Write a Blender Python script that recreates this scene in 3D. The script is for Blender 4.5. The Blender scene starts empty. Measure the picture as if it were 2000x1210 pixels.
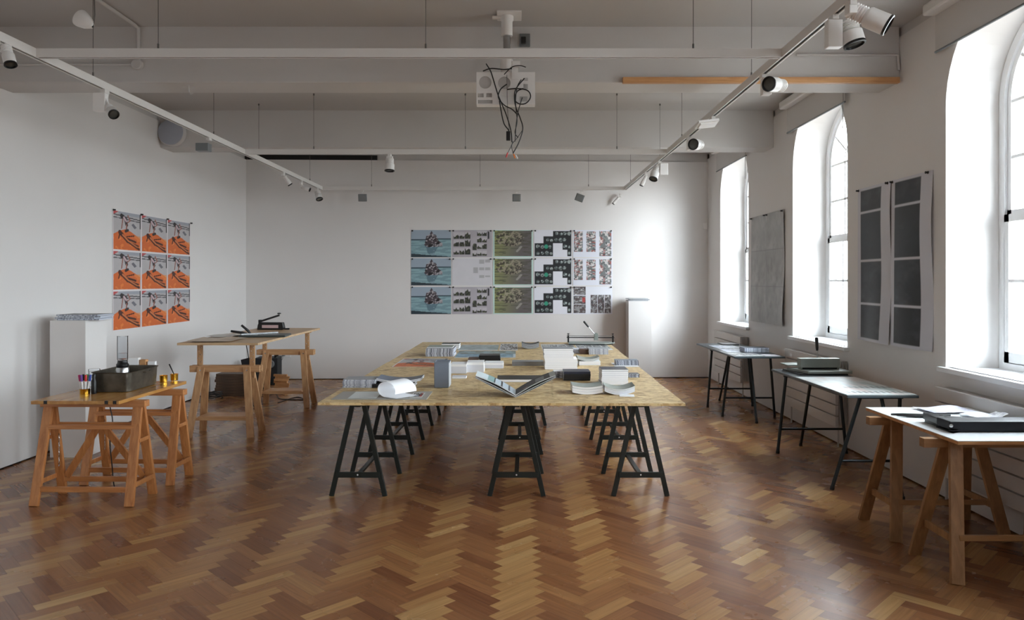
import bpy, bmesh, math, random
import numpy as np
from mathutils import Vector, Matrix
R = math.radians
PI = math.pi
C = bpy.context.scene.collection
sc = bpy.context.scene
random.seed(7)

# ------------------------------------------------------------------ camera
F, VX, VY, H = 1450.0, 1010.0, 547.0, 1.54
cam_d = bpy.data.cameras.new('camera')
cam_d.sensor_width = 36.0
cam_d.lens = F / 2000 * 36.0
cam_d.shift_x = (1000 - VX) / 2000
cam_d.shift_y = (VY - 605) / 2000
cam_d.clip_end = 200
cam = bpy.data.objects.new('camera', cam_d)
cam.location = (0, 0, H)
cam.rotation_euler = (R(90), 0, 0)
C.objects.link(cam)
sc.camera = cam

# ------------------------------------------------------------------ world and exposure
sc.view_settings.view_transform = 'Standard'
sc.view_settings.look = 'None'
sc.view_settings.gamma = 1
sc.view_settings.use_curve_mapping = False
sc.view_settings.exposure = 1.02
w = bpy.data.worlds.new('overcast_sky')
sc.world = w
w.use_nodes = True
nt = w.node_tree
nt.nodes.clear()
tc = nt.nodes.new('ShaderNodeTexCoord')
sp = nt.nodes.new('ShaderNodeSeparateXYZ')
rp = nt.nodes.new('ShaderNodeValToRGB')
rp.color_ramp.elements[0].position = 0.40
rp.color_ramp.elements[0].color = (0.22, 0.215, 0.20, 1)
rp.color_ramp.elements[1].position = 0.56
rp.color_ramp.elements[1].color = (0.84, 0.93, 1.0, 1)
mr = nt.nodes.new('ShaderNodeMapRange')
mr.inputs['From Min'].default_value = -1
mr.inputs['From Max'].default_value = 1
bg = nt.nodes.new('ShaderNodeBackground')
bg.inputs['Strength'].default_value = 11.0
wo = nt.nodes.new('ShaderNodeOutputWorld')
nt.links.new(tc.outputs['Generated'], sp.inputs[0])
nt.links.new(sp.outputs['Z'], mr.inputs['Value'])
nt.links.new(mr.outputs[0], rp.inputs[0])
nt.links.new(rp.outputs[0], bg.inputs[0])
nt.links.new(bg.outputs[0], wo.inputs[0])
sl_ = bpy.data.lights.new('hazy_sun', 'SUN')      # weak sun behind thin cloud, low over the street
sl_.energy = 1.8
sl_.angle = R(30)
sl_.color = (0.93, 0.97, 1.0)
sun = bpy.data.objects.new('hazy_sun', sl_)
sun.rotation_euler = Vector((-0.69, 0.72, -0.20)).to_track_quat('-Z', 'Y').to_euler()
C.objects.link(sun)
sc.cycles.max_bounces = 10
sc.cycles.diffuse_bounces = 7
sc.cycles.glossy_bounces = 4
sc.cycles.transparent_max_bounces = 12
sc.cycles.sample_clamp_indirect = 8
sc.cycles.use_denoising = True
sc.cycles.caustics_reflective = False
sc.cycles.caustics_refractive = False

# room numbers
XL, XR = -4.20, 3.02
YB0, YB1 = 11.50, 11.75          # back wall depth at its left and right end
YF = -2.6
ZC, ZL = 3.54, 3.41              # ceiling, top of the wall lining
WIN_Y = [10.36, 7.46, 4.56, 1.66, -1.24]
TT = 0.72                        # table top height

for i, yc in enumerate(WIN_Y):   # portals: they guide the sky's light through the windows and give off none
    ld = bpy.data.lights.new('window_portal', 'AREA')
    ld.shape = 'RECTANGLE'
    ld.size = 2.6
    ld.size_y = 1.3
    ld.cycles.is_portal = True
    lo = bpy.data.objects.new('window_portal', ld)
    lo.location = (3.50, yc, 2.18)
    lo.rotation_euler = (0, R(90), 0)
    C.objects.link(lo)


def at(px, py, z):               # point of the height z seen at a pixel
    d = (H - z) * F / (py - VY)
    return Vector(((px - VX) * d / F, d, z))


# ------------------------------------------------------------------ materials
def lin(c):
    return tuple(((v / 12.92) if v <= 0.04045 else ((v + 0.055) / 1.055) ** 2.4) for v in c)


def rgb(r, g, b):
    return lin((r / 255, g / 255, b / 255)) + (1,)


MATS = {}


def mat(name, col, rough=0.5, metal=0.0, var=0.0, scale=8.0, bump=0.0, bscale=60.0, spec=0.5, coat=0.0, trans=0.0, alpha=1.0, stretch=(1, 1, 1)):
    m = bpy.data.materials.new(name)
    m.use_nodes = True
    t = m.node_tree
    b = t.nodes['Principled BSDF']
    b.inputs['Base Color'].default_value = col
    b.inputs['Roughness'].default_value = rough
    b.inputs['Metallic'].default_value = metal
    b.inputs['Specular IOR Level'].default_value = spec
    b.inputs['Coat Weight'].default_value = coat
    b.inputs['Transmission Weight'].default_value = trans
    tc = t.nodes.new('ShaderNodeTexCoord')
    mp = t.nodes.new('ShaderNodeMapping')
    mp.inputs['Scale'].default_value = stretch
    t.links.new(tc.outputs['Object'], mp.inputs[0])
    if var > 0:
        n = t.nodes.new('ShaderNodeTexNoise')
        n.inputs['Scale'].default_value = scale
        n.inputs['Detail'].default_value = 5
        t.links.new(mp.outputs[0], n.inputs['Vector'])
        r = t.nodes.new('ShaderNodeValToRGB')
        r.color_ramp.elements[0].position = 0.3
        r.color_ramp.elements[1].position = 0.7
        r.color_ramp.elements[0].color = tuple(v * (1 - var) for v in col[:3]) + (1,)
        r.color_ramp.elements[1].color = tuple(min(1, v * (1 + var)) for v in col[:3]) + (1,)
        t.links.new(n.outputs[0], r.inputs[0])
        t.links.new(r.outputs[0], b.inputs['Base Color'])
    if bump > 0:
        n2 = t.nodes.new('ShaderNodeTexNoise')
        n2.inputs['Scale'].default_value = bscale
        n2.inputs['Detail'].default_value = 4
        t.links.new(mp.outputs[0], n2.inputs['Vector'])
        bp = t.nodes.new('ShaderNodeBump')
        bp.inputs['Strength'].default_value = bump
        bp.inputs['Distance'].default_value = 0.004
        t.links.new(n2.outputs[0], bp.inputs['Height'])
        t.links.new(bp.outputs[0], b.inputs['Normal'])
    MATS[name] = m
    return m


def wood(name, c1, c2, rough=0.5, axis=0, scale=3.0, rings=14.0):
    m = bpy.data.materials.new(name)
    m.use_nodes = True
    t = m.node_tree
    b = t.nodes['Principled BSDF']
    b.inputs['Roughness'].default_value = rough
    tc = t.nodes.new('ShaderNodeTexCoord')
    mp = t.nodes.new('ShaderNodeMapping')
    s = [rings, rings, rings]
    s[axis] = 1.2
    mp.inputs['Scale'].default_value = s
    n = t.nodes.new('ShaderNodeTexNoise')
    n.inputs['Scale'].default_value = scale
    n.inputs['Detail'].default_value = 6
    n.inputs['Distortion'].default_value = 0.6
    r = t.nodes.new('ShaderNodeValToRGB')
    r.color_ramp.elements[0].position = 0.32
    r.color_ramp.elements[0].color = c1
    r.color_ramp.elements[1].position = 0.68
    r.color_ramp.elements[1].color = c2
    t.links.new(tc.outputs['Object'], mp.inputs[0])
    t.links.new(mp.outputs[0], n.inputs['Vector'])
    t.links.new(n.outputs[0], r.inputs[0])
    t.links.new(r.outputs[0], b.inputs['Base Color'])
    MATS[name] = m
    return m


M_wall = mat('wall_paint', rgb(224, 221, 219), 0.55, var=0.02, scale=0.9, bump=0.06, bscale=9, spec=0.4)
M_ceil = mat('ceiling_paint', rgb(186, 183, 181), 0.7, var=0.03, scale=0.7, bump=0.08, bscale=14, spec=0.3)
M_beam = mat('beam_paint', rgb(203, 200, 198), 0.6, var=0.03, scale=1.1, bump=0.08, bscale=20, spec=0.3)
M_raw = mat('old_wall', rgb(150, 146, 144), 0.8, var=0.15, scale=3)
M_dark = mat('dark_gap', rgb(24, 22, 22), 0.8, var=0.1)
M_winw = mat('window_paint', rgb(240, 242, 244), 0.35, var=0.01, scale=3)
M_track = mat('track_white', rgb(222, 219, 216), 0.35, var=0.01)
M_lampw = mat('lamp_white', rgb(232, 230, 228), 0.3, var=0.01)
M_lampg = mat('lamp_grey', rgb(128, 132, 134), 0.4, 0.4, var=0.03)
M_black = mat('black_plastic', rgb(20, 20, 22), 0.35, var=0.1)
M_slot = mat('slot_black', rgb(14, 14, 15), 0.5, var=0.1)
M_lens = mat('lens_glass', rgb(84, 84, 80), 0.2, 0.3, var=0.1, scale=60)
M_steel = mat('steel', rgb(180, 182, 184), 0.25, 1.0, var=0.03)
M_wire = mat('wire_steel', rgb(110, 108, 106), 0.4, 0.7, var=0.03)
M_blackwood = mat('black_painted_wood', rgb(26, 33, 31), 0.38, var=0.12, scale=20, bump=0.1, bscale=40)
M_tube = mat('dark_steel_tube', rgb(38, 46, 50), 0.4, 0.35, var=0.1)
M_rad = mat('radiator_enamel', rgb(206, 203, 200), 0.4, var=0.01)
M_cable = mat('cable_black', rgb(14, 14, 15), 0.45, var=0.1)
M_red = mat('red_plastic', rgb(205, 40, 38), 0.4, var=0.05)
M_orange = mat('orange_plastic', rgb(230, 120, 30), 0.4, var=0.05)
M_blue = mat('blue_plastic', rgb(38, 70, 170), 0.4, var=0.05)
M_green = mat('green_plastic', rgb(30, 150, 80), 0.4, var=0.05)
M_magenta = mat('magenta_plastic', rgb(190, 40, 110), 0.4, var=0.05)
M_purple = mat('purple_plastic', rgb(110, 60, 150), 0.4, var=0.05)
M_white = mat('white_plastic', rgb(235, 235, 235), 0.35, var=0.01)
M_brass = mat('brass', rgb(222, 170, 60), 0.22, 1.0, var=0.05)
M_tin = mat('baked_tin', rgb(92, 86, 76), 0.34, 0.6, var=0.35, scale=14, bump=0.2, bscale=30)
M_paper = mat('paper_white', rgb(246, 247, 250), 0.6, var=0.01)
M_paperg = mat('paper_grey', rgb(176, 180, 186), 0.6, var=0.04, scale=12)
M_whitecov = mat('cover_white', rgb(216, 219, 228), 0.5, var=0.01)
M_board = mat('grey_board', rgb(168, 164, 158), 0.7, var=0.04, scale=12)
M_black_cov = mat('cover_black', rgb(24, 25, 30), 0.35, var=0.15, scale=25)
M_navy = mat('cover_navy', rgb(38, 44, 66), 0.35, var=0.25, scale=18)
M_grey_cov = mat('cover_grey', rgb(150, 153, 158), 0.4, var=0.12, scale=14)
M_slate = mat('cover_slate', rgb(120, 128, 142), 0.45, var=0.05, scale=14)
M_green_cov = mat('cover_sage', rgb(150, 158, 150), 0.4, var=0.15, scale=14)
M_brown_cov = mat('cover_brown', rgb(96, 72, 62), 0.45, var=0.2, scale=14)
M_machine = mat('machine_grey', rgb(150, 158, 152), 0.4, 0.2, var=0.04)
M_machd = mat('machine_dark', rgb(70, 76, 74), 0.4, 0.2, var=0.08)
M_whitetop = mat('white_laminate', rgb(232, 236, 238), 0.3, var=0.01)
M_darktop = mat('dark_tabletop', rgb(62, 70, 74), 0.35, var=0.15, scale=6)
M_carpetblk = mat('speaker_black', rgb(26, 27, 30), 0.7, var=0.2, scale=30)
M_pine = wood('pine_timber', rgb(184, 130, 82), rgb(212, 162, 110), 0.5, 0)
M_birchz = wood('birch_leg', rgb(174, 128, 86), rgb(205, 162, 118), 0.5, 2)
M_birchx = wood('birch_rail', rgb(174, 128, 86), rgb(205, 162, 118), 0.5, 0)
M_birchtop = wood('birch_plywood', rgb(186, 152, 112), rgb(212, 182, 144), 0.4, 0, rings=6)
M_oakz = wood('varnished_leg', rgb(164, 102, 56), rgb(200, 138, 84), 0.35, 2)
M_oakx = wood('varnished_rail', rgb(164, 102, 56), rgb(200, 138, 84), 0.35, 0)
M_oaktop = wood('varnished_board', rgb(168, 116, 58), rgb(198, 148, 84), 0.22, 1, rings=7)
M_knotz = wood('pine_leg', rgb(138, 100, 64), rgb(170, 128, 86), 0.5, 2)
M_knotx = wood('pine_rail', rgb(138, 100, 64), rgb(170, 128, 86), 0.5, 0)
M_darkwood = wood('old_brown_wood', rgb(58, 44, 34), rgb(104, 80, 60), 0.55, 0)


def osb():
    m = bpy.data.materials.new('chipboard')
    m.use_nodes = True
    t = m.node_tree
    b = t.nodes['Principled BSDF']
    b.inputs['Roughness'].default_value = 0.42
    tc = t.nodes.new('ShaderNodeTexCoord')
    cols = []
    for k, (rot, sx, sy, sc_) in enumerate(((0.3, 1.0, 2.2, 16), (1.9, 1.0, 2.4, 18), (-0.7, 1.0, 2.6, 14))):
        n = t.nodes.new('ShaderNodeTexNoise')
        n.inputs['Scale'].default_value = 9 + k * 3
        mx = t.nodes.new('ShaderNodeVectorMath')
        mx.operation = 'MULTIPLY_ADD'
        mx.inputs[1].default_value = (0.05, 0.05, 0.0)
        mp = t.nodes.new('ShaderNodeMapping')
        mp.inputs['Rotation'].default_value = (0, 0, rot)
        mp.inputs['Scale'].default_value = (sx, sy, 1)
        v = t.nodes.new('ShaderNodeTexVoronoi')
        v.inputs['Scale'].default_value = sc_
        t.links.new(tc.outputs['Object'], n.inputs['Vector'])
        t.links.new(n.outputs['Color'], mx.inputs[0])
        t.links.new(tc.outputs['Object'], mx.inputs[2])
        t.links.new(mx.outputs[0], mp.inputs[0])
        t.links.new(mp.outputs[0], v.inputs['Vector'])
        cols.append(v)
    n = t.nodes.new('ShaderNodeTexNoise')
    n.inputs['Scale'].default_value = 16
    t.links.new(tc.outputs['Object'], n.inputs['Vector'])
    s1 = t.nodes.new('ShaderNodeMath')
    s1.operation = 'GREATER_THAN'
    s1.inputs[1].default_value = 0.5
    t.links.new(n.outputs[0], s1.inputs[0])
    mixa = t.nodes.new('ShaderNodeMix')
    mixa.data_type = 'RGBA'
    t.links.new(s1.outputs[0], mixa.inputs[0])
    t.links.new(cols[0].outputs['Color'], mixa.inputs[6])
    t.links.new(cols[1].outputs['Color'], mixa.inputs[7])
    mixb = t.nodes.new('ShaderNodeMix')
    mixb.data_type = 'RGBA'
    mixb.inputs[0].default_value = 0.4
    t.links.new(mixa.outputs[2], mixb.inputs[6])
    t.links.new(cols[2].outputs['Color'], mixb.inputs[7])
    sp = t.nodes.new('ShaderNodeSeparateColor')
    t.links.new(mixb.outputs[2], sp.inputs[0])
    r = t.nodes.new('ShaderNodeValToRGB')
    e = r.color_ramp.elements
    e[0].position = 0.12
    e[0].color = rgb(168, 134, 86)
    e[1].position = 0.9
    e[1].color = rgb(232, 208, 158)
    a = e.new(0.35)
    a.color = rgb(198, 166, 114)
    a = e.new(0.6)
    a.color = rgb(220, 192, 140)
    t.links.new(sp.outputs[0], r.inputs[0])
    t.links.new(r.outputs[0], b.inputs['Base Color'])
    bp = t.nodes.new('ShaderNodeBump')
    bp.inputs['Strength'].default_value = 0.25
    bp.inputs['Distance'].default_value = 0.003
    t.links.new(sp.outputs[1], bp.inputs['Height'])
    t.links.new(bp.outputs[0], b.inputs['Normal'])
    return m


M_osb = osb()


def printed():
    m = bpy.data.materials.new('printed_paper')
    m.use_nodes = True
    t = m.node_tree
    b = t.nodes['Principled BSDF']
    b.inputs['Roughness'].default_value = 0.42
    a = t.nodes.new('ShaderNodeAttribute')
    a.attribute_name = 'ink'
    t.links.new(a.outputs['Color'], b.inputs['Base Color'])
    return m


M_print = printed()


def striped(name, dark, light, sc_=60.0, axis=0):
    m = bpy.data.materials.new(name)
    m.use_nodes = True
    t = m.node_tree
    b = t.nodes['Principled BSDF']
    b.inputs['Roughness'].default_value = 0.6
    tc = t.nodes.new('ShaderNodeTexCoord')
    mp = t.nodes.new('ShaderNodeMapping')
    s = [0.0, 0.0, 6.0]
    s[axis] = 1.0 * sc_
    mp.inputs['Scale'].default_value = s
    n = t.nodes.new('ShaderNodeTexNoise')
    n.inputs['Scale'].default_value = 1.0
    n.inputs['Detail'].default_value = 3
    r = t.nodes.new('ShaderNodeValToRGB')
    r.color_ramp.elements[0].position = 0.42
    r.color_ramp.elements[0].color = dark
    r.color_ramp.elements[1].position = 0.55
    r.color_ramp.elements[1].color = light
    t.links.new(tc.outputs['Object'], mp.inputs[0])
    t.links.new(mp.outputs[0], n.inputs['Vector'])
    t.links.new(n.outputs[0], r.inputs[0])
    t.links.new(r.outputs[0], b.inputs['Base Color'])
    return m


M_zebra = striped('striped_page_edges', rgb(70, 74, 92), rgb(226, 230, 240), 60)
M_zebral = striped('pale_striped_page_edges', rgb(150, 156, 176), rgb(226, 230, 240), 45)


def clear(name, tint=(1, 1, 1, 1), fac=0.08):
    m = bpy.data.materials.new(name)
    m.use_nodes = True
    t = m.node_tree
    t.nodes.clear()
    o = t.nodes.new('ShaderNodeOutputMaterial')
    mx = t.nodes.new('ShaderNodeMixShader')
    tr = t.nodes.new('ShaderNodeBsdfTransparent')
    tr.inputs[0].default_value = tint
    g = t.nodes.new('ShaderNodeBsdfGlossy')
    g.inputs['Roughness'].default_value = 0.05
    fr = t.nodes.new('ShaderNodeLayerWeight')
    fr.inputs['Blend'].default_value = fac
    t.links.new(fr.outputs['Fresnel'], mx.inputs[0])
    t.links.new(tr.outputs[0], mx.inputs[1])
    t.links.new(g.outputs[0], mx.inputs[2])
    t.links.new(mx.outputs[0], o.inputs[0])
    return m


M_glass = clear('window_glass', (0.97, 0.98, 0.98, 1), 0.05)
M_jar = clear('clear_plastic', (0.95, 0.96, 0.97, 1), 0.12)
M_acr = clear('clear_acrylic', (0.99, 0.99, 0.985, 1), 0.01)
for n_ in M_acr.node_tree.nodes:
    if n_.type == 'MIX_SHADER':
        M_acr.node_tree.links.remove(n_.inputs[0].links[0])
        n_.inputs[0].default_value = 0.10


def floor_mat():
    m = bpy.data.materials.new('herringbone_parquet')
    m.use_nodes = True
    t = m.node_tree
    b = t.nodes['Principled BSDF']
    a = t.nodes.new('ShaderNodeAttribute')
    a.attribute_name = 'block'
    sp = t.nodes.new('ShaderNodeSeparateColor')
    t.links.new(a.outputs['Color'], sp.inputs[0])
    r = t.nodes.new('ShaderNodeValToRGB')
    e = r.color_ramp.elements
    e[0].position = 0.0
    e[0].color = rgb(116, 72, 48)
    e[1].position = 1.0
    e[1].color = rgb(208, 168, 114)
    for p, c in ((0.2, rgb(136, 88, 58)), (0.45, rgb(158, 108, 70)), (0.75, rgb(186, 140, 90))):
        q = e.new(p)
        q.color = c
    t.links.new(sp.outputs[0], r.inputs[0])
    uv = t.nodes.new('ShaderNodeUVMap')
    uv.uv_map = 'UVMap'
    cb = t.nodes.new('ShaderNodeCombineXYZ')
    t.links.new(sp.outputs[1], cb.inputs[2])
    ad = t.nodes.new('ShaderNodeVectorMath')
    ad.operation = 'MULTIPLY_ADD'
    ad.inputs[1].default_value = (0, 0, 40)
    t.links.new(cb.outputs[0], ad.inputs[0])
    t.links.new(uv.outputs[0], ad.inputs[2])
    mp = t.nodes.new('ShaderNodeMapping')
    mp.inputs['Scale'].default_value = (3, 60, 1)
    t.links.new(ad.outputs[0], mp.inputs[0])
    n = t.nodes.new('ShaderNodeTexNoise')
    n.inputs['Scale'].default_value = 1.0
    n.inputs['Detail'].default_value = 5
    n.inputs['Distortion'].default_value = 0.3
    t.links.new(mp.outputs[0], n.inputs['Vector'])
    mr = t.nodes.new('ShaderNodeMapRange')
    mr.inputs['From Min'].default_value = 0.25
    mr.inputs['From Max'].default_value = 0.75
    mr.inputs['To Min'].default_value = 0.64
    mr.inputs['To Max'].default_value = 0.96
    t.links.new(n.outputs[0], mr.inputs['Value'])
    mul = t.nodes.new('ShaderNodeVectorMath')
    mul.operation = 'SCALE'
    t.links.new(r.outputs[0], mul.inputs[0])
    t.links.new(mr.outputs[0], mul.inputs['Scale'])
    t.links.new(mul.outputs[0], b.inputs['Base Color'])
    tc = t.nodes.new('ShaderNodeTexCoord')
    n2 = t.nodes.new('ShaderNodeTexNoise')
    n2.inputs['Scale'].default_value = 1.6
    n2.inputs['Detail'].default_value = 5
    t.links.new(tc.outputs['Object'], n2.inputs['Vector'])
    mr2 = t.nodes.new('ShaderNodeMapRange')
    mr2.inputs['To Min'].default_value = 0.20
    mr2.inputs['To Max'].default_value = 0.34
    t.links.new(n2.outputs[0], mr2.inputs['Value'])
    t.links.new(mr2.outputs[0], b.inputs['Roughness'])
    b.inputs['Specular IOR Level'].default_value = 0.5
    bp = t.nodes.new('ShaderNodeBump')
    bp.inputs['Strength'].default_value = 0.04
    bp.inputs['Distance'].default_value = 0.002
    t.links.new(n.outputs[0], bp.inputs['Height'])
    t.links.new(bp.outputs[0], b.inputs['Normal'])
    return m


M_floor = floor_mat()


# ------------------------------------------------------------------ mesh helpers
class MB:
    def __init__(s):
        s.v, s.f, s.smooth = [], [], []

    def add(s, vs, fs, smooth=False):
        o = len(s.v)
        s.v += [tuple(p) for p in vs]
        s.f += [tuple(i + o for i in f) for f in fs]
        s.smooth += [smooth] * len(fs)
        return s

    def box(s, c, size, M=None):
        x, y, z = (q / 2 for q in size)
        vs = [Vector((a, b, d)) for a in (-x, x) for b in (-y, y) for d in (-z, z)]
        if M is not None:
            vs = [M @ v for v in vs]
        c = Vector(c)
        vs = [v + c for v in vs]
        return s.add(vs, [(0, 1, 3, 2), (4, 6, 7, 5), (0, 4, 5, 1), (2, 3, 7, 6), (0, 2, 6, 4), (1, 5, 7, 3)])

    def box2(s, a, b):
        return s.box([(p + q) / 2 for p, q in zip(a, b)], [abs(q - p) for p, q in zip(a, b)])

    def bar(s, p0, p1, w, h, up=(0, 0, 1)):     # a rectangular bar; h measured along up
        p0, p1 = Vector(p0), Vector(p1)
        d = (p1 - p0)
        L = d.length
        d.normalize()
        u = Vector(up)
        sx = d.cross(u)
        if sx.length < 1e-5:
            u = Vector((1, 0, 0))
            sx = d.cross(u)
        sx.normalize()
        u = sx.cross(d).normalized()
        M = Matrix((d, sx, u)).transposed()
        return s.box((p0 + p1) / 2, (L, w, h), M)

    def tube(s, pts, r, n=8, caps=True, rs=None):
        pts = [Vector(p) for p in pts]
        rings = []
        prev = None
        for i, p in enumerate(pts):
            if i == 0:
                d = pts[1] - p
            elif i == len(pts) - 1:
                d = p - pts[i - 1]
            else:
                d = (pts[i + 1] - pts[i - 1])
            d.normalize()
            if prev is None:
                a = d.orthogonal().normalized()
            else:
                a = prev - d * prev.dot(d)
                a = a.normalized() if a.length > 1e-6 else d.orthogonal().normalized()
            prev = a
            b = d.cross(a)
            rr = rs[i] if rs else r
            rings.append([p + a * math.cos(2 * PI * k / n) * rr + b * math.sin(2 * PI * k / n) * rr for k in range(n)])
        vs = [q for rg in rings for q in rg]
        fs = [(i * n + k, i * n + (k + 1) % n, (i + 1) * n + (k + 1) % n, (i + 1) * n + k) for i in range(len(pts) - 1) for k in range(n)]
        s.add(vs, fs, True)
        if caps:
            o = len(s.v) - len(vs)
            s.f += [tuple(o + k for k in reversed(range(n))), tuple(o + (len(pts) - 1) * n + k for k in range(n))]
            s.smooth += [False, False]
        return s

    def lathe(s, prof, c=(0, 0, 0), axis=(0, 0, 1), n=24):   # prof: (radius, height) from bottom to top
        q = Vector((0, 0, 1)).rotation_difference(Vector(axis))
        c = Vector(c)
        vs = []
        for r, z in prof:
            for k in range(n):
                vs.append(c + q @ Vector((r * math.cos(2 * PI * k / n), r * math.sin(2 * PI * k / n), z)))
        fs = [(i * n + k, i * n + (k + 1) % n, (i + 1) * n + (k + 1) % n, (i + 1) * n + k) for i in range(len(prof) - 1) for k in range(n)]
        s.add(vs, fs, True)
        o = len(s.v) - len(vs)
        if prof[0][0] > 1e-6:
            s.f.append(tuple(o + k for k in reversed(range(n))))
            s.smooth.append(False)
        if prof[-1][0] > 1e-6:
            s.f.append(tuple(o + (len(prof) - 1) * n + k for k in range(n)))
            s.smooth.append(False)
        return s

    def prism(s, poly, z0, z1, M=None):   # poly in xy
        n = len(poly)
        vs = [Vector((x, y, z0)) for x, y in poly] + [Vector((x, y, z1)) for x, y in poly]
        if M is not None:
            vs = [M @ v for v in vs]
        fs = [tuple(reversed(range(n))), tuple(range(n, 2 * n))] + [(k, (k + 1) % n, n + (k + 1) % n, n + k) for k in range(n)]
        return s.add(vs, fs)

    def build(s, name, m, parent=None, loc=None, rz=0, bevel=0.0):
        me = bpy.data.meshes.new(name)
        me.from_pydata(s.v, [], s.f)
        me.polygons.foreach_set('use_smooth', s.smooth)
        bm = bmesh.new()
        bm.from_mesh(me)
        bmesh.ops.recalc_face_normals(bm, faces=bm.faces)
        bm.to_mesh(me)
        bm.free()
        me.materials.append(m)
        o = bpy.data.objects.new(name, me)
        C.objects.link(o)
        if parent is not None:
            o.parent = parent
        if loc is not None:
            o.location = loc
        o.rotation_euler = (0, 0, rz)
        if bevel > 0:
            b = o.modifiers.new('edge', 'BEVEL')
            b.width = bevel
            b.segments = 2
            b.limit_method = 'ANGLE'
        if any(s.smooth):
            try:
                me.set_sharp_from_angle(angle=R(40))
            except Exception:
                pass
        return o


def tag(o, label=None, cat=None, group=None, kind=None):
    if label:
        nw = len(label.split())
        if not 4 <= nw <= 16:
            print('LABEL', nw, label)
        o['label'] = label
    if cat:
        o['category'] = cat
    if group:
        o['group'] = group
    if kind:
        o['kind'] = kind
    return o


def thing(name, label, cat, loc=(0, 0, 0), rz=0, group=None):
    o = bpy.data.objects.new(name, None)
    C.objects.link(o)
    o.location = loc
    o.rotation_euler = (0, 0, rz)
    o.empty_display_size = 0.1
    return tag(o, label, cat, group)


def children(o):
    return [c for c in bpy.data.objects if c.parent == o]


def dup(root, loc, rz=0, label=None, group=None, kids=None):
    r = root.copy()
    C.objects.link(r)
    r.location = loc
    r.rotation_euler = (0, 0, rz)
    tag(r, label, None, group)
    for ch in (kids if kids is not None else children(root)):
        c = ch.copy()
        C.objects.link(c)
        c.parent = r
        for g in [q for q in ch.children]:
            d = g.copy()
            C.objects.link(d)
            d.parent = c
    return r


def struct(name, mb, m, parent=None, bevel=0.0):
    o = mb.build(name, m, parent, bevel=bevel)
    if parent is None:
        o['kind'] = 'structure'
    return o


def arch(yc, zb, zs, r, n=24, pad=0.0):    # outline (y, z) of a round-headed opening, counterclockwise from lower left
    pts = [(yc - r, zb), (yc + r, zb)]
    for k in range(n + 1):
        a = PI * k / n
        pts.append((yc + r * math.cos(a), zs + r * math.sin(a)))
    return pts


def plate_with_holes(name, outer, holes, thick, m, tomat):
    """A flat sheet with openings: outlines filled by a 2D curve, then kept as a mesh. tomat maps (a, b, depth) to the room."""
    cu = bpy.data.curves.new(name, 'CURVE')
    cu.dimensions = '2D'
    cu.fill_mode = 'BOTH'
    cu.extrude = thick / 2
    for poly in [outer] + holes:
        s = cu.splines.new('POLY')
        s.points.add(len(poly) - 1)
        for p, (a, b) in zip(s.points, poly):
            p.co = (a, b, 0, 1)
        s.use_cyclic_u = True
    tmp = bpy.data.objects.new(name, cu)
    C.objects.link(tmp)
    bpy.context.view_layer.update()
    me = bpy.data.meshes.new_from_object(tmp.evaluated_get(bpy.context.evaluated_depsgraph_get()))
    bpy.data.objects.remove(tmp)
    for v in me.vertices:
        v.co = tomat(v.co)
    me.materials.clear()
    me.materials.append(m)
    for p in me.polygons:
        p.use_smooth = False
    bm = bmesh.new()
    bm.from_mesh(me)
    bmesh.ops.recalc_face_normals(bm, faces=bm.faces)
    bm.to_mesh(me)
    bm.free()
    o = bpy.data.objects.new(name, me)
    C.objects.link(o)
    return o


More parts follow.
